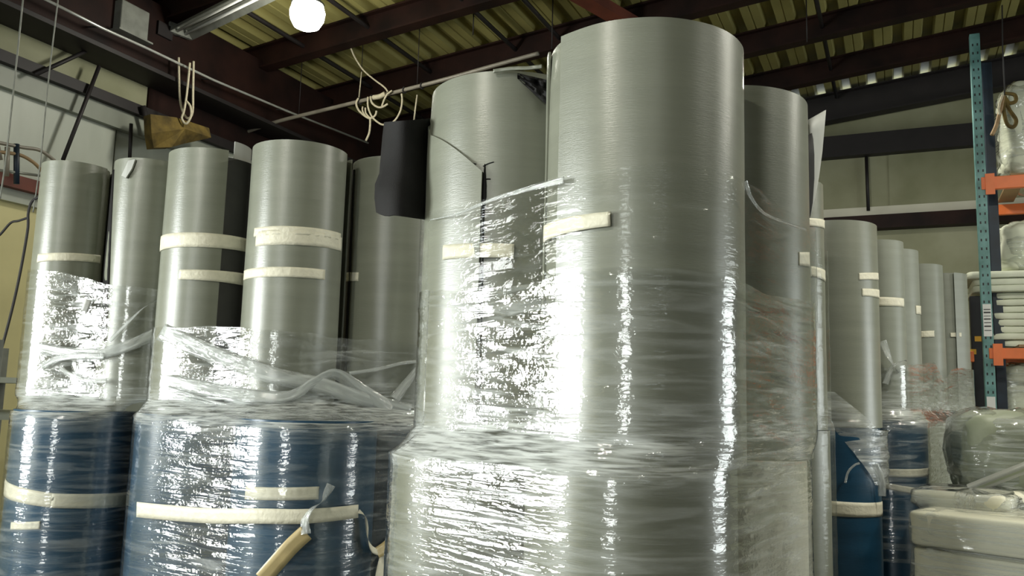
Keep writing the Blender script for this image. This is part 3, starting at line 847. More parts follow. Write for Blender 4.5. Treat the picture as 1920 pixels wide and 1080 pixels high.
f2 = film('stretch_film', 'clear stretch film round the second load, crumpled above the blue rolls', hl2, hu2, 0.45, ZL - 0.01,
     lambda a: 1.755 - 0.02 * math.cos(a), M['film_blue'], n=420, shoulder=0.075, seed=12.1, amp=1.25, nz_up=34)
# bunched bands of film lying across the second load
def hp(h, pts, pad=0.012): return [q for q in (on_hull(h, x, y, pad) for x, y in pts) if q is not None]
ribbon('film_band', hp(hu2, [(301, 622), (360, 648), (440, 680), (520, 706), (600, 722), (680, 748), (770, 770)]), lambda t: 0.078 - 0.02 * t, 'film_rope', f2, 0.012)
ribbon('film_band', hp(hu2, [(318, 715), (400, 730), (480, 742), (545, 742), (590, 716), (630, 702), (680, 735), (735, 768)]), lambda t: 0.052 + 0.012 * math.sin(t * 9), 'film_rope', f2, 0.014, twist=lambda t: 0.6 * math.sin(t * 7))
ribbon('film_band', hp(hu2, [(655, 700), (710, 692), (750, 682), (792, 676)]), 0.016, 'film_rope', f2, 0.014)
ribbon('film_band', hp(hu2, [(740, 748), (765, 715), (790, 682)]), lambda t: 0.05 - 0.03 * t, 'film_rope', f2, 0.012)
for pts in ([(310, 724), (370, 744), (430, 762), (480, 775)], [(330, 742), (400, 758), (470, 772)], [(315, 757), (390, 766), (450, 772)]):
    ribbon('film_fold', hp(hu2, pts), 0.014, 'film_rope', f2, 0.014, twist=lambda t: 0.8 * math.sin(5 * t))
# tape round the outside of the second load
ribbon('tape_band', hp(hl2, [(256, 955), (330, 962), (400, 967), (480, 967), (560, 968), (620, 964), (672, 958)], 0.016), lambda t: 0.062 - 0.012 * t, 'tape', f2, 0.008)
P = hp(hl2, [(672, 958), (684, 966), (688, 985), (690, 1010), (700, 1030), (722, 1035)], 0.020)
ribbon('tape_tail', P, 0.035, 'tape', f2, 0.012, twist=lambda t: 1.1 + 0.8 * math.sin(4 * t))
ribbon('tape_tail', hp(hl2, [(707, 1036), (722, 1026), (738, 1012)], 0.02), 0.045, 'tape_brown', f2, 0.01)
ribbon('tape_tail', hp(hl2, [(722, 1036), (716, 1060), (710, 1090)], 0.02), 0.035, 'tape', f2, 0.01)
ribbon('diagonal_tape', hp(hl2, [(492, 1085), (520, 1053), (548, 1022), (574, 998)], 0.018), 0.062, 'tape_brown', f2, 0.010)
P = hp(hl2, [(574, 1000), (572, 975), (583, 955), (604, 940), (612, 925), (621, 908)], 0.018)
ribbon('twisted_tape', P, 0.035, 'film_rope', f2, 0.016, twist=lambda t: 3.0 * t)
# folds and bands on the leftmost load
ribbon('film_band', hp(h1u, [(70, 652), (130, 662), (190, 662), (250, 645), (300, 620)]), 0.05, 'film_rope', f1, 0.010)
ribbon('film_band', hp(h1u, [(205, 640), (240, 605), (270, 577), (300, 562)]), 0.018, 'film_rope', f1, 0.012, twist=lambda t: 2 * t)
ribbon('film_fold', hp(h1u, [(78, 688), (110, 672), (150, 668), (195, 668)]), 0.03, 'film_rope', f1, 0.014)
ribbon('film_fold', hp(h1u, [(112, 690), (135, 705), (165, 714), (200, 714)]), 0.022, 'film_rope', f1, 0.014)
ribbon('scrap', hp(h1u, [(158, 584), (162, 574), (166, 562)]), 0.03, 'paper', f1, 0.008)

# ================================================================== ROLLS FURTHER BACK ON THE RIGHT
GR = 'grey foam rolls in the row behind the front load'
E_ = (1.334, 4.121, 0.181)
make_roll('foam_roll', 'narrow strip of a grey roll just right of the flapped roll, under film', *E_, ZL, 2.58, 'foam', GR, [(1515, 409, 424, 1546, 414, 430), (1520, 499, 518, 1546, 508, 528)])
make_roll('foam_roll', 'grey bottom roll behind the right end of the front load', 1.334, 4.121, 0.19, 0, ZL, 'foam', GL)
hE = Hull([(1.334, 4.121, 0.19)], pad=0.02)
film('stretch_film', 'clear film round the narrow grey roll right of the front load', Hull([(1.334, 4.121, 0.19)], pad=0.022), Hull([E_], c=(1.334, 4.121), pad=0.016), 0.5, ZL, lambda a: 2.25, M['film_thin'], n=160, nz_lo=16, nz_up=26, seed=3)
F_ = (1.909, 5.058, 0.262); FL = (1.9, 5.0, 0.232)
make_roll('foam_roll', 'grey foam roll with two short tapes, right of the front load', *F_, ZL, 2.58, 'foam', GR, [(1610, 512, 525, 1646, 512, 525), (1616, 541, 555, 1650, 544, 560)], seam=R(90))
make_roll('foam_roll', 'blue foam roll right of the front load with a wide cream tape', *FL, 0, ZL, 'blue', 'blue foam rolls on the right', [(1548, 938, 966, 1656, 940, 966)], seam=R(90))
hF = Hull([F_], c=(1.9, 5.0), pad=0.03); hFl = Hull([(1.9, 5.0, 0.262)], pad=0.02)
film('stretch_film', 'loose crumpled film skirt hanging round the blue roll right of the front load', None, hF, 1.2, 0, lambda a: 1.59 - 0.20 * max(0.0, min(1.0, (math.degrees(a) + 112) / 62)), M['film_skirt'],
     n=220, nz_up=30, seed=6.3, amp=3.0, zlo=lambda a: 1.40 - 0.31 * max(0.0, min(1.0, (math.degrees(a) + 115) / 60)))
fF = [o for o in COL.objects if o.name.startswith('stretch_film')][-1]
ribbon('film_tail', hp(hF, [(1640, 870), (1652, 900), (1654, 930)], 0.02), 0.04, 'film_rope', fF, 0.015)
ribbon('film_tail', hp(hF, [(1585, 905), (1590, 885), (1602, 872), (1612, 868)], 0.02), 0.012, 'film_rope', fF, 0.02)
ZG = 1.44
G1, G2, G3, G4 = (2.37, 5.50, 0.17), (2.605, 5.79, 0.17), (3.05, 6.345, 0.17), (3.433, 6.724, 0.17)
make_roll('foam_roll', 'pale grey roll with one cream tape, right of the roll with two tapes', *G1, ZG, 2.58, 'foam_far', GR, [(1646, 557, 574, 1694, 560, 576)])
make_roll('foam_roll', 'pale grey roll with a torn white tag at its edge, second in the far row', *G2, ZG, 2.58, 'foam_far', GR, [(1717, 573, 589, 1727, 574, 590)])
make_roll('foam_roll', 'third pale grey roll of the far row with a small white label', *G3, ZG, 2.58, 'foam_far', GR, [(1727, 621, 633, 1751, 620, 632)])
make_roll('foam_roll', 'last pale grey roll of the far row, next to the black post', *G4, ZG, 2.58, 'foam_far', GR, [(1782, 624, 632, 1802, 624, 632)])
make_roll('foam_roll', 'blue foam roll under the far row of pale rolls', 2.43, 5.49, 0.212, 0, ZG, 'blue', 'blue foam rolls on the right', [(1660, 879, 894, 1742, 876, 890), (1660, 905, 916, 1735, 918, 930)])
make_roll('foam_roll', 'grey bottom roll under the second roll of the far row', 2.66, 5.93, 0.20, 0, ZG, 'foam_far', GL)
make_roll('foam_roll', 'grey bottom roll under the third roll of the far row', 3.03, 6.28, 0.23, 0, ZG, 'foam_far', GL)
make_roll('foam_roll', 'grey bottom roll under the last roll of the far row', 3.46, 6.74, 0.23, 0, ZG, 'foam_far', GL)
cg = (2.86, 6.1)
film('stretch_film', 'clear film round the far row of pale rolls beside the rack', Hull([(2.43, 5.49, .212), (3.03, 6.28, .23), (3.46, 6.74, .23), (2.66, 5.93, .2)], c=cg, pad=0.02), Hull([G1, G2, G3, G4], c=cg, pad=0.02),
     0.6, ZG, lambda a: 1.78 + 0.05 * math.sin(3 * a), M['film'], n=320, nz_lo=16, nz_up=20, seed=15)
gf = [o for o in COL.objects if o.name.startswith('stretch_film')][-1]
hg = Hull([G1, G2], pad=0.03)
ribbon('film_tuft', hp(hg, [(1654, 640), (1668, 672), (1684, 700)], .02), 0.05, 'film_rope', gf, 0.02, twist=lambda t: 2 * t)
ribbon('film_tuft', hp(hg, [(1660, 720), (1672, 690), (1690, 678), (1700, 676)], .02), 0.035, 'film_rope', gf, 0.02, twist=lambda t: 2 * t)

# ================================================================== WRAPPED BUNDLES, LOWER RIGHT
def sgn_pow(v, e): return math.copysign(abs(v) ** e, v)
def pillow_geo(c, ax, ay, sx, sy, sz, e1=0.25, e2=0.25, amp=0.012, seed=0.0, nu=56, nv=24, grow=0.0):
    c = Vector(c); V, UV = [], []
    for j in range(nv + 1):
        ph = -math.pi / 2 + math.pi * j / nv
        for i in range(nu):
            th = -math.pi + 2 * math.pi * i / nu
            x = sgn_pow(math.cos(ph), e1) * sgn_pow(math.cos(th), e2); y = sgn_pow(math.cos(ph), e1) * sgn_pow(math.sin(th), e2); z = sgn_pow(math.sin(ph), e1)
            p = Vector((x * (sx / 2 + grow), y * (sy / 2 + grow), z * (sz / 2 + grow)))
            d = amp * (noise.noise(Vector((p.x * 5 + seed, p.y * 5, p.z * 8))) + 0.5 * noise.noise(Vector((p.x * 14, p.y * 14 + seed, p.z * 20))))
            n = Vector((x, y, z * 1.0)).normalized(); p += n * d
            V.append(c + ax * p.x + ay * p.y + EZ * p.z); UV.append((th * 0.3, p.z))
    F = grid_faces(nu, nv + 1, True)
    F.append(tuple(reversed(range(nu)))); F.append(tuple(nv * nu + i for i in range(nu)))
    return V, F, UV
def wrapped(name, label, cat, c, ax, ay, sx, sy, sz, mat, fmat='film', e=0.25, amp=0.012, seed=0.0, group=None, famp=0.02):
    t = empty(name, (c[0], c[1], c[2] - sz / 2)); tag(t, label, cat, group)
    V, F, UV = pillow_geo(c, ax, ay, sx, sy, sz, e, e, amp, seed); mesh('bundle_body', V, F, mat, t)
    if fmat:
        V, F, UV = pillow_geo(c, ax, ay, sx, sy, sz, e, e, famp, seed + 3, 90, 40, grow=0.012); mesh('film_wrap', V, F, fmat, t, True, UV)
    return t
ba = Vector((0.72, -0.69, 0)).normalized(); bb = Vector((0.69, 0.72, 0)).normalized()
K = Vector((2.05, 4.47, 0))
cc = K + ba * 0.50 + bb * 0.30
BH = 0.176
wrapped('foam_bundle', 'top cream foam bundle under film, bottom right corner', 'bundle', (cc.x, cc.y, 1.0 - BH / 2), ba, bb, 1.0, 0.6, BH, 'cream', 'film_pack', e=0.16, seed=1.0, group='cream bundles at bottom right')
wrapped('foam_bundle', 'second cream foam bundle, directly beneath the top one', 'bundle', (cc.x + .01, cc.y, 1.0 - BH * 1.5 - .004), ba, bb, 1.0, 0.6, BH, 'cream', 'film_pack', e=0.16, seed=5.0, group='cream bundles at bottom right')
wrapped('foam_bundle', 'lowest cream foam bundle of the stack in the bottom right corner', 'bundle', (cc.x, cc.y, (1.0 - 2 * BH - .008) / 2), ba, bb, 1.0, 0.6, 1.0 - 2 * BH - .008, 'cream', 'film_pack', e=0.16, seed=7.0, group='cream bundles at bottom right')
# folded sheet on the stack
p = atZ(1822, 935, 1.03)
wrapped('folded_sheet', 'flat folded cream sheet lying on the top cream bundle', 'foam sheet', (p.x, p.y, 1.035), bb, ba, 0.56, 0.50, 0.085, 'cream', 'film_skirt', e=0.35, amp=0.03, seed=2.0, famp=0.03)
p = atZ(1940, 915, 1.06)
wrapped('foam_block', 'cream foam block at the right edge on top of the bundles', 'foam block', (p.x + 0.02, p.y + .02, 1.15), bb, ba, 0.26, 0.26, 0.20, 'cream', None, e=0.3, seed=3.0)
# pale plank leaning over the bundles
pA, pB = atY(1798, 925, 4.95), atY(1945, 868, 4.65)
V, F = [], []; ax = (pB - pA).normalized(); ay = Vector((0.35, 0.93, 0)); ay = (ay - ax * ay.dot(ax)).normalized(); az = ax.cross(ay)
box_geo((pA + pB) / 2, ax, ay, az, (pB - pA).length, 0.13, 0.045, V, F)
t = empty('foam_plank', (pA + pB) / 2); tag(t, 'pale foam plank slanting up across the grey-green bale', 'plank')
o = mesh('plank_body', V, F, 'foam_edge', t, False); bevel(o, 0.008)
V, F = [], []; box_geo((pA + pB) / 2 - az * 0.0, ax, ay, az, (pB - pA).length, 0.136, 0.012, V, F); o = mesh('middle_layer', V, F, 'sage', t, False)
# bale behind
p = atY(1905, 848, 5.12)
wrapped('wrapped_bale', 'grey-green bale tightly wrapped in film above the cream bundles', 'bale', (p.x + 0.02, p.y, p.z), Vector((1, -0.15, 0)).normalized(), Vector((.15, 1, 0)).normalized(), 0.72, 0.52, 0.48, 'sage', 'film', e=0.42, amp=0.03, seed=4.0, famp=0.035)
wrapped('wrapped_bale', 'grey-green bale underneath the upper wrapped bale', 'bale', (p.x + 0.05, p.y + .02, (p.z - 0.26) / 2), Vector((1, 0, 0)), Vector((0, 1, 0)), 0.64, 0.52, p.z - 0.26, 'sage', 'film', e=0.25, amp=0.02, seed=9.0)

# ================================================================== PALLET RACK
pr = atY(1839, 345, 7.1); UR, VR, _ = uvz(pr)
rack = empty('pallet_rack', (pr.x, pr.y, 0)); tag(rack, 'teal pallet rack upright with orange beams at the right edge', 'rack')
zt = atY(1829, 66, 7.1).z
ubox('upright_post', UR - 0.04, UR + 0.04, VR - 0.04, VR + 0.04, 0, zt, 'green', rack, 0.006)
zt2 = atY(1860, 128, 7.4).z
pr2 = atY(1862, 400, 7.30); U2, V2, _ = uvz(pr2)
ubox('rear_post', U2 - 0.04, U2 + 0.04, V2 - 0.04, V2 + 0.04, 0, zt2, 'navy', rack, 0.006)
ubox('base_plate', UR - 0.07, UR + 0.07, VR - 0.07, VR + 0.07, 0, 0.01, 'green', rack)
# teardrop slots in the post
sl = None
k = 0
z = 1.3
while z < zt - 0.05:
    for dv in (-0.018, 0.018):
        c0 = W(UR - 0.0402, VR + dv, z)
        if sl is None:
            V, F = [], []; box_geo((0, 0, 0), EU, EV, EZ, 0.002, 0.011, 0.022, V, F)
            sl = mesh('slot', [q + c0 for q in V], F, 'black', rack, False); s0 = c0
        else:
            o = sl.copy(); COL.objects.link(o); o.location = c0 - s0
    z += 0.075
def beam(zc, h, u, v0, v1, mat, nm='beam'):
    return ubox(nm, u - 0.025, u + 0.025, v0, v1, zc - h / 2, zc + h / 2, mat, rack, 0.006)
zb1 = atY(1860, 347, 7.1).z; zb2 = atY(1880, 664, 7.1).z
beam(zb1, 0.11, UR - 0.02, VR - 2.6, VR - 0.0, 'orange'); beam(zb1 - 0.02, 0.10, UR + 1.0, VR - 2.6, VR - 0.05, 'orange', 'rear_beam')
beam(zb2, 0.09, UR - 0.02, VR - 2.6, VR - 0.0, 'orange'); beam(zb2, 0.09, UR + 1.0, VR - 2.6, VR - 0.05, 'orange', 'rear_beam')
beam(zb2 - 0.02, 0.09, UR + 0.1, VR + 0.1, VR + 2.2, 'orange', 'side_beam')
beam(zb2 + 0.0, 0.09, UR + 1.0, VR + 0.1, VR + 2.2, 'orange', 'side_beam')
for zz in (zb1, zb2): ubox('beam_bracket', UR - 0.055, UR - 0.04, VR - 0.10, VR - 0.03, zz - 0.10, zz + 0.08, 'orange', rack)
for zz in (zb1, zb2):
    for k in range(6):
        ubox('deck_slat', UR - 0.02, UR + 1.02, VR - 0.35 - 0.4 * k, VR - 0.22 - 0.4 * k, zz + 0.055, zz + 0.075, 'wood', rack)
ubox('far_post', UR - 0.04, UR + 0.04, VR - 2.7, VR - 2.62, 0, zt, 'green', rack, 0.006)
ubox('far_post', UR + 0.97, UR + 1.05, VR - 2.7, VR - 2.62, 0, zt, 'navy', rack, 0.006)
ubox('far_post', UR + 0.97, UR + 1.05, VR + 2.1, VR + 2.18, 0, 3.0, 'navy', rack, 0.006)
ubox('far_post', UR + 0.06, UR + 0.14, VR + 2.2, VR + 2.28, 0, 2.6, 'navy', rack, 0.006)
# paper label with printed bars on the post
V, F = [], []; pl = atY(1845, 600, 7.05); box_geo(W(UR - 0.043, VR, pl.z), EU, EV, EZ, 0.003, 0.062, 0.27, V, F)
lab = mesh('paper_label', V, F, 'paper', rack, False)
for k, (dz, hh) in enumerate(((0.09, .012), (0.065, .02), (0.035, .008), (0.01, .016), (-0.02, .01), (-0.05, .018), (-0.085, .01))):
    V, F = [], []; box_geo(W(UR - 0.0455, VR, pl.z + dz), EU, EV, EZ, 0.001, 0.05, hh * .6, V, F); mesh('printed_bar', V, F, 'rope_dark', lab, False)
V, F = [], []; pl2 = atY(1850, 755, 7.05); box_geo(W(UR - 0.043, VR, pl2.z), EU, EV, EZ, 0.003, 0.062, 0.10, V, F); mesh('paper_label', V, F, 'paper', rack, False)
# black posts beside the rack
for (x, yt, Y, w, lb) in ((1831, 556, 7.35, 0.115, 'black steel post with orange-yellow marks, left of the teal upright'), (1868, 684, 7.55, 0.11, 'black steel post under the orange beam, right of the teal upright')):
    q = atY(x, yt, Y); u, v_, z_ = uvz(q)
    t = empty('steel_post', (q.x, q.y, 0)); tag(t, lb, 'post', 'black posts at the rack')
    ubox('post_body', u - 0.05, u + 0.05, v_ - w / 2, v_ + w / 2, 0, z_, 'black', t, 0.006)
    ubox('foot_plate', u - 0.09, u + 0.09, v_ - w / 2 - .03, v_ + w / 2 + .03, 0, 0.012, 'black', t)
    if x == 1831:
        for (mx, my) in ((1834, 635), (1825, 659)):
            m_ = atY(mx, my, Y - 0.06); mu, mv, mz = uvz(m_)
            ubox('yellow_mark', u - 0.054, u - 0.048, mv - 0.025, mv + 0.025, mz - 0.022, mz + 0.022, 'yellow', t)
# loads on the rack
def rl(x, y, Y): return atY(x, y, Y)
zs2, zs1 = zb2 + 0.075, zb1 + 0.075
stk_c = atY(1950, 600, 7.45)
nl = 11
ORD = ['lowest', 'second lowest', 'third lowest', 'fourth lowest', 'fifth lowest', 'middle', 'fifth highest', 'fourth highest', 'third highest', 'second highest', 'highest']
zz = zs2
topz = atY(1950, 520, 7.45).z
for k in range(nl):
    h = (topz - zs2) / nl
    off = 0.05 * noise.noise(Vector((k * 1.7, 0.3, 1.1))) + (0.05 if k == 0 else 0) - (0.02 * k if k > 7 else 0)
    V, F, UV = pillow_geo((stk_c.x - EV.x * 0.0 + off, stk_c.y, zz + h / 2), EV, EU, 0.86 - 0.01 * k, 0.75, h * 1.02, 0.16, 0.2, 0.010, k * 3.1, 48, 22)
    o = mesh('folded_sheet', V, F, 'sheet_white', None, True, origin=(stk_c.x, stk_c.y, zz))
    tag(o, ORD[k] + ' folded white sheet of the pile on the lower orange beams', 'foam sheet', 'folded sheets piled on the rack'); zz += h
hb = atY(1950, 425, 7.45).z - zz
wrapped('wrapped_bundle', 'white bundle in shiny film on top of the pile of folded sheets', 'bundle', (stk_c.x + 0.05, stk_c.y, zz + hb / 2 + .01), EV, EU, 0.74, 0.7, hb, 'sheet_white', e=0.5, amp=0.05, seed=11, famp=0.06)
q = atY(1965, 250, 7.45); hb = atY(1950, 165, 7.45).z - zs1
wrapped('wrapped_bundle', 'large pale bundle on the upper orange beams at the top right', 'bundle', (q.x, q.y, zs1 + hb / 2 + .01), EV, EU, 0.80, 0.75, hb, 'sheet_white', e=0.4, amp=0.05, seed=14, famp=0.06)
q = atY(1962, 720, 7.45); hb = zb2 - 0.07 - 0.8
wrapped('wrapped_bundle', 'white film-wrapped bundle under the lower orange beam', 'bundle', (q.x, q.y, 0.8 + hb / 2), EV, EU, 0.78, 0.7, hb, 'sheet_white', e=0.3, amp=0.04, seed=17, famp=0.05)
wrapped('wrapped_bundle', 'bottom bundle standing on the floor below the rack beams', 'bundle', (q.x, q.y, 0.4), EV, EU, 0.78, 0.7, 0.79, 'sheet_white', None, e=0.2, amp=0.03, seed=19)
# coiled strap hanging in front of the upper bundle
t = empty('hanging_strap', atY(1880, 180, 6.9)); tag(t, 'coiled dark strap on a thin line in front of the upper bundle', 'strap')
tube('line', [atY(1879, 10, 6.9), atY(1880, 90, 6.9), atY(1884, 178, 6.9)], 0.006, 'rope_dark', t, False, 5)
tube('coil', [atY(x, y, 6.9) for x, y in ((1884, 175), (1902, 178), (1904, 190), (1892, 193), (1884, 183), (1892, 205), (1905, 225), (1900, 238), (1888, 232), (1882, 205), (1884, 180))], 0.016, 'insul', t)
tube('tail', [atY(x, y, 6.9) for x, y in ((1882, 180), (1876, 205), (1868, 235), (1860, 253))], 0.017, 'wood', t)
tube('tail', [atY(x, y, 6.88) for x, y in ((1880, 178), (1873, 200), (1874, 215))], 0.010, 'rope', t)

# ================================================================== OVERHEAD THINGS
# lit high-bay lamp
lp = atZ(576, 30, 4.45)
t = empty('high_bay_lamp', lp); tag(t, 'round lit high-bay lamp hanging under the roof deck', 'lamp')
def lathe(name, c, prof, mat, parent, n=40):
    V, F = [], []
    for (r, z) in prof:
        for i in range(n):
            a = 2 * math.pi * i / n; V.append(Vector((c.x + r * math.cos(a), c.y + r * math.sin(a), c.z + z)))
    F = grid_faces(n, len(prof), True)
    return mesh(name, V, F, mat, parent)
lathe('lens', lp, [(0.001, -0.115), (0.05, -0.11), (0.10, -0.085), (0.13, -0.03), (0.138, 0.03), (0.12, 0.09)], 'lamp_glow', t)
lathe('housing', lp, [(0.125, 0.085), (0.13, 0.10), (0.10, 0.13), (0.075, 0.15), (0.07, 0.24), (0.03, 0.27), (0.001, 0.27)], 'galv', t)
u, v_, _ = uvz(lp)
tube('stem', [lp + EZ * 0.26, Vector((lp.x, lp.y, roof_z(v_) + 0.25))], 0.012, 'steel_dark', t, False, 8)
pl_ = bpy.data.lights.new('high_bay_bulb', 'POINT'); pl_.energy = 40; pl_.color = (1, .96, .84); pl_.shadow_soft_size = 0.10
po = bpy.data.objects.new('high_bay_bulb', pl_); COL.objects.link(po); po.location = lp - EZ * 0.22

# unlit strip fixture and junction box, top left
ft = empty('strip_light', atZ(400, 35, 4.62)); tag(ft, 'unlit strip light fixture with a pale reflector at top left', 'light fixture')
pA, pB = atZ(338, 66, 4.62), atZ(500, -14, 4.66)
ax = (pB - pA).normalized(); ay = ax.cross(EZ).normalized(); az = ay.cross(ax)
prof = [(-0.11, -0.01), (-0.05, 0.06), (0.05, 0.06), (0.11, -0.01), (0.115, -0.005), (0.055, 0.075), (-0.055, 0.075), (-0.115, -0.005)]
V = [pA + ay * a + az * h for a, h in prof] + [pB + ay * a + az * h for a, h in prof]
F = [(i, (i + 1) % 8, 8 + (i + 1) % 8, 8 + i) for i in range(8)] + [tuple(range(8))[::-1], tuple(range(8, 16))]
mesh('reflector', V, F, 'galv', ft, False)
for s in (-0.04, 0.04): tube('unlit_tube', [pA + ay * s + az * 0.02, pB + ay * s + az * 0.02], 0.013, 'paper', ft, False, 10)
for e in (pA, pB):
    V, F = [], []; box_geo(e + az * 0.04, ax, ay, az, 0.03, 0.22, 0.09, V, F); mesh('end_plate', V, F, 'galv', ft, False)
tube('hanger', [pA + az * .07 + ax * .3, pA + ax * .3 + EZ * 0.5], 0.005, 'steel_dark', ft, False, 5)
tube('hanger', [pB + az * .07 - ax * .3, pB - ax * .3 + EZ * 0.5], 0.005, 'steel_dark', ft, False, 5)
jb = atZ(226, 45, 4.52)
t = empty('junction_box', jb); tag(t, 'grey box hanging under the girder at top left', 'junction box')
V, F = [], []; box_geo(jb, EU, EV, EZ, 0.28, 0.34, 0.26, V, F); o = mesh('box_body', V, F, 'galv', t, False); bevel(o, 0.01)
V, F = [], []; box_geo(jb - EZ * 0.135, EU, EV, EZ, 0.34, 0.40, 0.014, V, F); mesh('cover_plate', V, F, 'galv', t, False)
tube('conduit', [jb + EZ * 0.12, jb + EZ * 0.34], 0.02, 'galv', t, False, 8)
tube('conduit', [jb - EV * 0.15, atZ(275, 55, 4.6), atZ(310, 62, 4.62), pA], 0.016, 'steel_dark', t)
V, F = [], []; box_geo(atZ(298, 60, 4.6), EU, EV, EZ, 0.16, 0.16, 0.12, V, F); o = mesh('side_box', V, F, 'steel_dark', t, False)
lathe('knob', atZ(198, 68, 4.44), [(0.001, -0.03), (0.02, -0.025), (0.02, 0.02), (0.012, 0.06)], 'galv', t, 12)
# shiny conduit along the girder
t = empty('conduit_pipe', at_v(270, 88, V_LEFT - 0.45)); tag(t, 'thin shiny conduit running along the girder at upper left', 'pipe')
tube('pipe_run', [at_v(x, y, V_LEFT - 0.45) for x, y in ((60, -14), (190, 52), (270, 88), (400, 150), (540, 209), (690, 268))], 0.012, 'bright_metal', t, False, 8)
for x, y in ((190, 50), (400, 148), (540, 206)):
    q = at_v(x, y, V_LEFT - 0.45); tube('clip', [q, q + W(0, 0.42, 0.06)], 0.007, 'steel_dark', t, False, 6)
# rope loops hanging below the girder
t = empty('rope_loop', atY(350, 170, 7.1)); tag(t, 'pale rope hanging in long loops left of the lamp', 'rope')
tube('loop', [atY(x, y, 7.1) for x, y in ((335, 108), (336, 150), (338, 190), (344, 212), (353, 222), (361, 210), (362, 170), (363, 115))], 0.010, 'rope', t)
tube('loop', [atY(x, y, 7.06) for x, y in ((356, 118), (353, 150), (349, 185), (345, 208), (341, 222), (349, 232), (358, 218), (357, 200), (350, 190))], 0.010, 'rope', t)
# pipe with coiled cords
UP_ = 6.55
t = empty('overhead_pipe', at_u(690, 187, UP_)); tag(t, 'long grey pipe slung below the roof behind the rolls', 'pipe')
tube('pipe_run', [at_u(x, y, UP_) for x, y in ((455, 250), (520, 228), (600, 208), (690, 186), (760, 168), (830, 150), (930, 122), (1010, 100))], 0.019, 'pipe', t)
for x, y in ((675, 189), (782, 163), (560, 218)):
    q = at_u(x, y, UP_); tube('hanger', [q, q + EZ * 0.75], 0.004, 'steel_dark', t, False, 5)
for x, y in ((675, 190), (697, 184), (758, 169), (791, 161)):
    q = at_u(x, y, UP_); ring = [q + W(0.028 * math.cos(a), 0.004 * math.sin(2 * a), 0.028 * math.sin(a)) for a in [k * 0.5236 for k in range(13)]]
    tube('clamp', ring, 0.006, 'rope_dark', t, False, 6)
t = empty('rope_coil', at_u(700, 200, UP_ - 0.05)); tag(t, 'cream cord looped over the pipe with a loose end hanging', 'rope')
for nm, pts, rad in (
    ('loop', ((672, 184), (668, 194), (672, 206), (682, 216), (693, 222), (703, 217), (706, 208)), 0.010),
    ('loop', ((690, 182), (690, 200), (697, 218), (708, 229), (720, 234), (738, 228), (750, 210), (754, 190), (753, 176)), 0.009),
    ('loop', ((695, 181), (697, 192), (706, 200), (716, 201), (727, 195)), 0.010),
    ('loop', ((716, 199), (720, 188), (726, 177), (735, 170)), 0.009),
    ('strand', ((680, 200), (680, 208), (686, 218), (694, 222)), 0.008),
    ('strand', ((685, 202), (686, 212), (694, 222)), 0.008),
    ('tail', ((694, 220), (694, 234), (692, 250), (686, 264)), 0.010),
    ('upper_cord', ((655, 82), (664, 105), (680, 130), (700, 148), (720, 163), (727, 172)), 0.008),
    ('binding', ((700, 183), (712, 181), (722, 176)), 0.024)):
    tube(nm, [at_u(x, y, UP_ - 0.045) for x, y in pts], rad, 'rope', t)
t = empty('hanging_string', at_u(676, 160, UP_)); tag(t, 'thin pale string above the cream cord coil', 'string')
tube('string', [at_u(678, 135, UP_ - .03), at_u(673, 183, UP_ - .03)], 0.006, 'rope', t, False, 5)
t = empty('hanging_string', at_u(780, 200, UP_)); tag(t, 'short pale string hanging from the pipe beside the torn roll', 'string')
tube('string', [at_u(782, 178, UP_ - .03), at_u(776, 226, UP_ - .03)], 0.008, 'rope', t, False, 5)

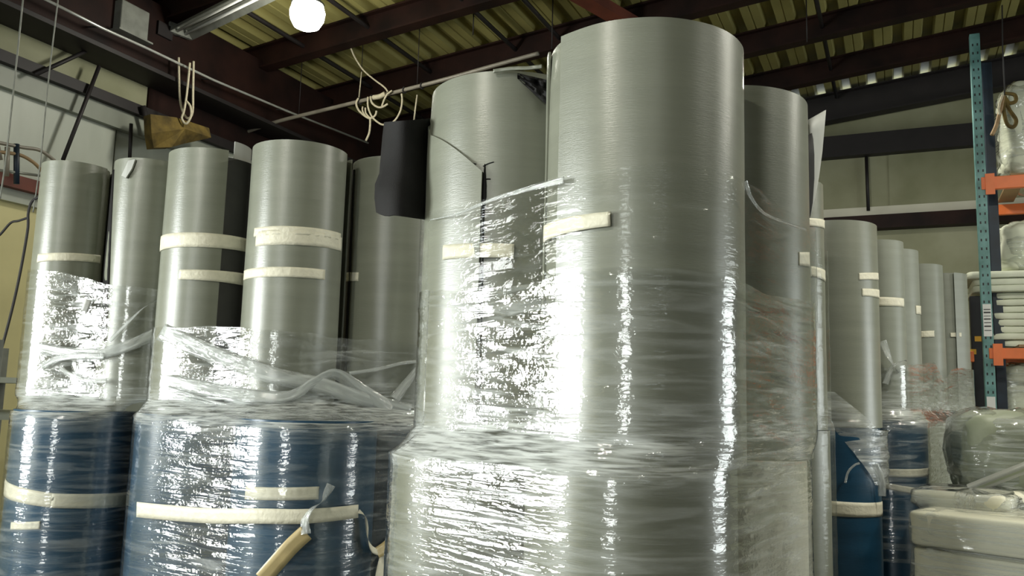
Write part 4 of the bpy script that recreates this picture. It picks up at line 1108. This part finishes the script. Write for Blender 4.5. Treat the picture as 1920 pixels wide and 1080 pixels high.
# ================================================================== LEFT EDGE
GW = 'wires hanging at the left edge'
for lb, pts, rad, mt in (
    ('thin pale wire hanging at the far left edge', ((44, -10), (30, 125), (12, 290), (0, 372)), 0.005, 'galv'),
    ('thin pale wire hanging just left of the leftmost roll', ((110, -10), (92, 140), (76, 300), (62, 398)), 0.004, 'galv')):
    t = empty('hanging_wire', atY(*pts[1], 4.9)); tag(t, lb, 'wire', GW)
    tube('wire', [atY(x, y, 4.9) for x, y in pts], rad, mt, t)
t = empty('black_cable', atY(50, 420, 4.9)); tag(t, 'black cable sagging down the cream wall at the left edge', 'cable')
tube('cable', [atY(x, y, 4.9) for x, y in ((76, 368), (60, 378), (53, 400), (52, 430), (40, 500), (25, 570), (4, 650), (-10, 690))], 0.008, 'rope_dark', t)
tube('branch', [atY(x, y, 4.9) for x, y in ((53, 408), (35, 414), (20, 418), (0, 440), (-15, 450))], 0.007, 'rope_dark', t)
t = empty('pipe_manifold', at_v(40, 300, V_LEFT - 0.4)); tag(t, 'group of thin pipes on the wall left of the leftmost roll', 'pipes')
for pts, rad, mt in ((((-10, 266), (40, 276), (75, 282), (102, 301)), 0.013, 'pipe'), (((-10, 284), (35, 290), (62, 304), (78, 320)), 0.013, 'wood'),
                     (((-10, 318), (80, 330)), 0.010, 'galv'), (((14, 276), (12, 330)), 0.018, 'pipe'), (((31, 270), (31, 345)), 0.020, 'navy'), (((-10, 240), (2, 300)), 0.012, 'pipe')):
    tube('pipe', [at_v(x, y, V_LEFT - 0.35) for x, y in pts], rad, mt, t)
# steel shelf by the left wall
ps = atY(0, 745, 5.2); us, vs, zs = uvz(ps)
t = empty('steel_shelf', (ps.x, ps.y, 0)); tag(t, 'pale steel shelf unit half hidden behind the leftmost load', 'shelf')
for yy in (709, 772):
    z_ = atY(10, yy, 5.2).z; ubox('shelf_board', us - 0.4, us + 0.35, vs - 0.5, vs + 0.5, z_ - 0.03, z_, 'wall_white', t)
    ubox('shelf_lip', us - 0.42, us - 0.4, vs - 0.5, vs + 0.5, z_ - 0.06, z_ + 0.01, 'steel_dark', t)
for du in (-0.38, 0.33):
    for dv in (-0.48, 0.48):
        ubox('shelf_post', us + du - .02, us + du + .02, vs + dv - .02, vs + dv + .02, 0, 1.75, 'galv', t)
ubox('shelf_board', us - 0.4, us + 0.35, vs - 0.5, vs + 0.5, 0.6, 0.63, 'wall_white', t)
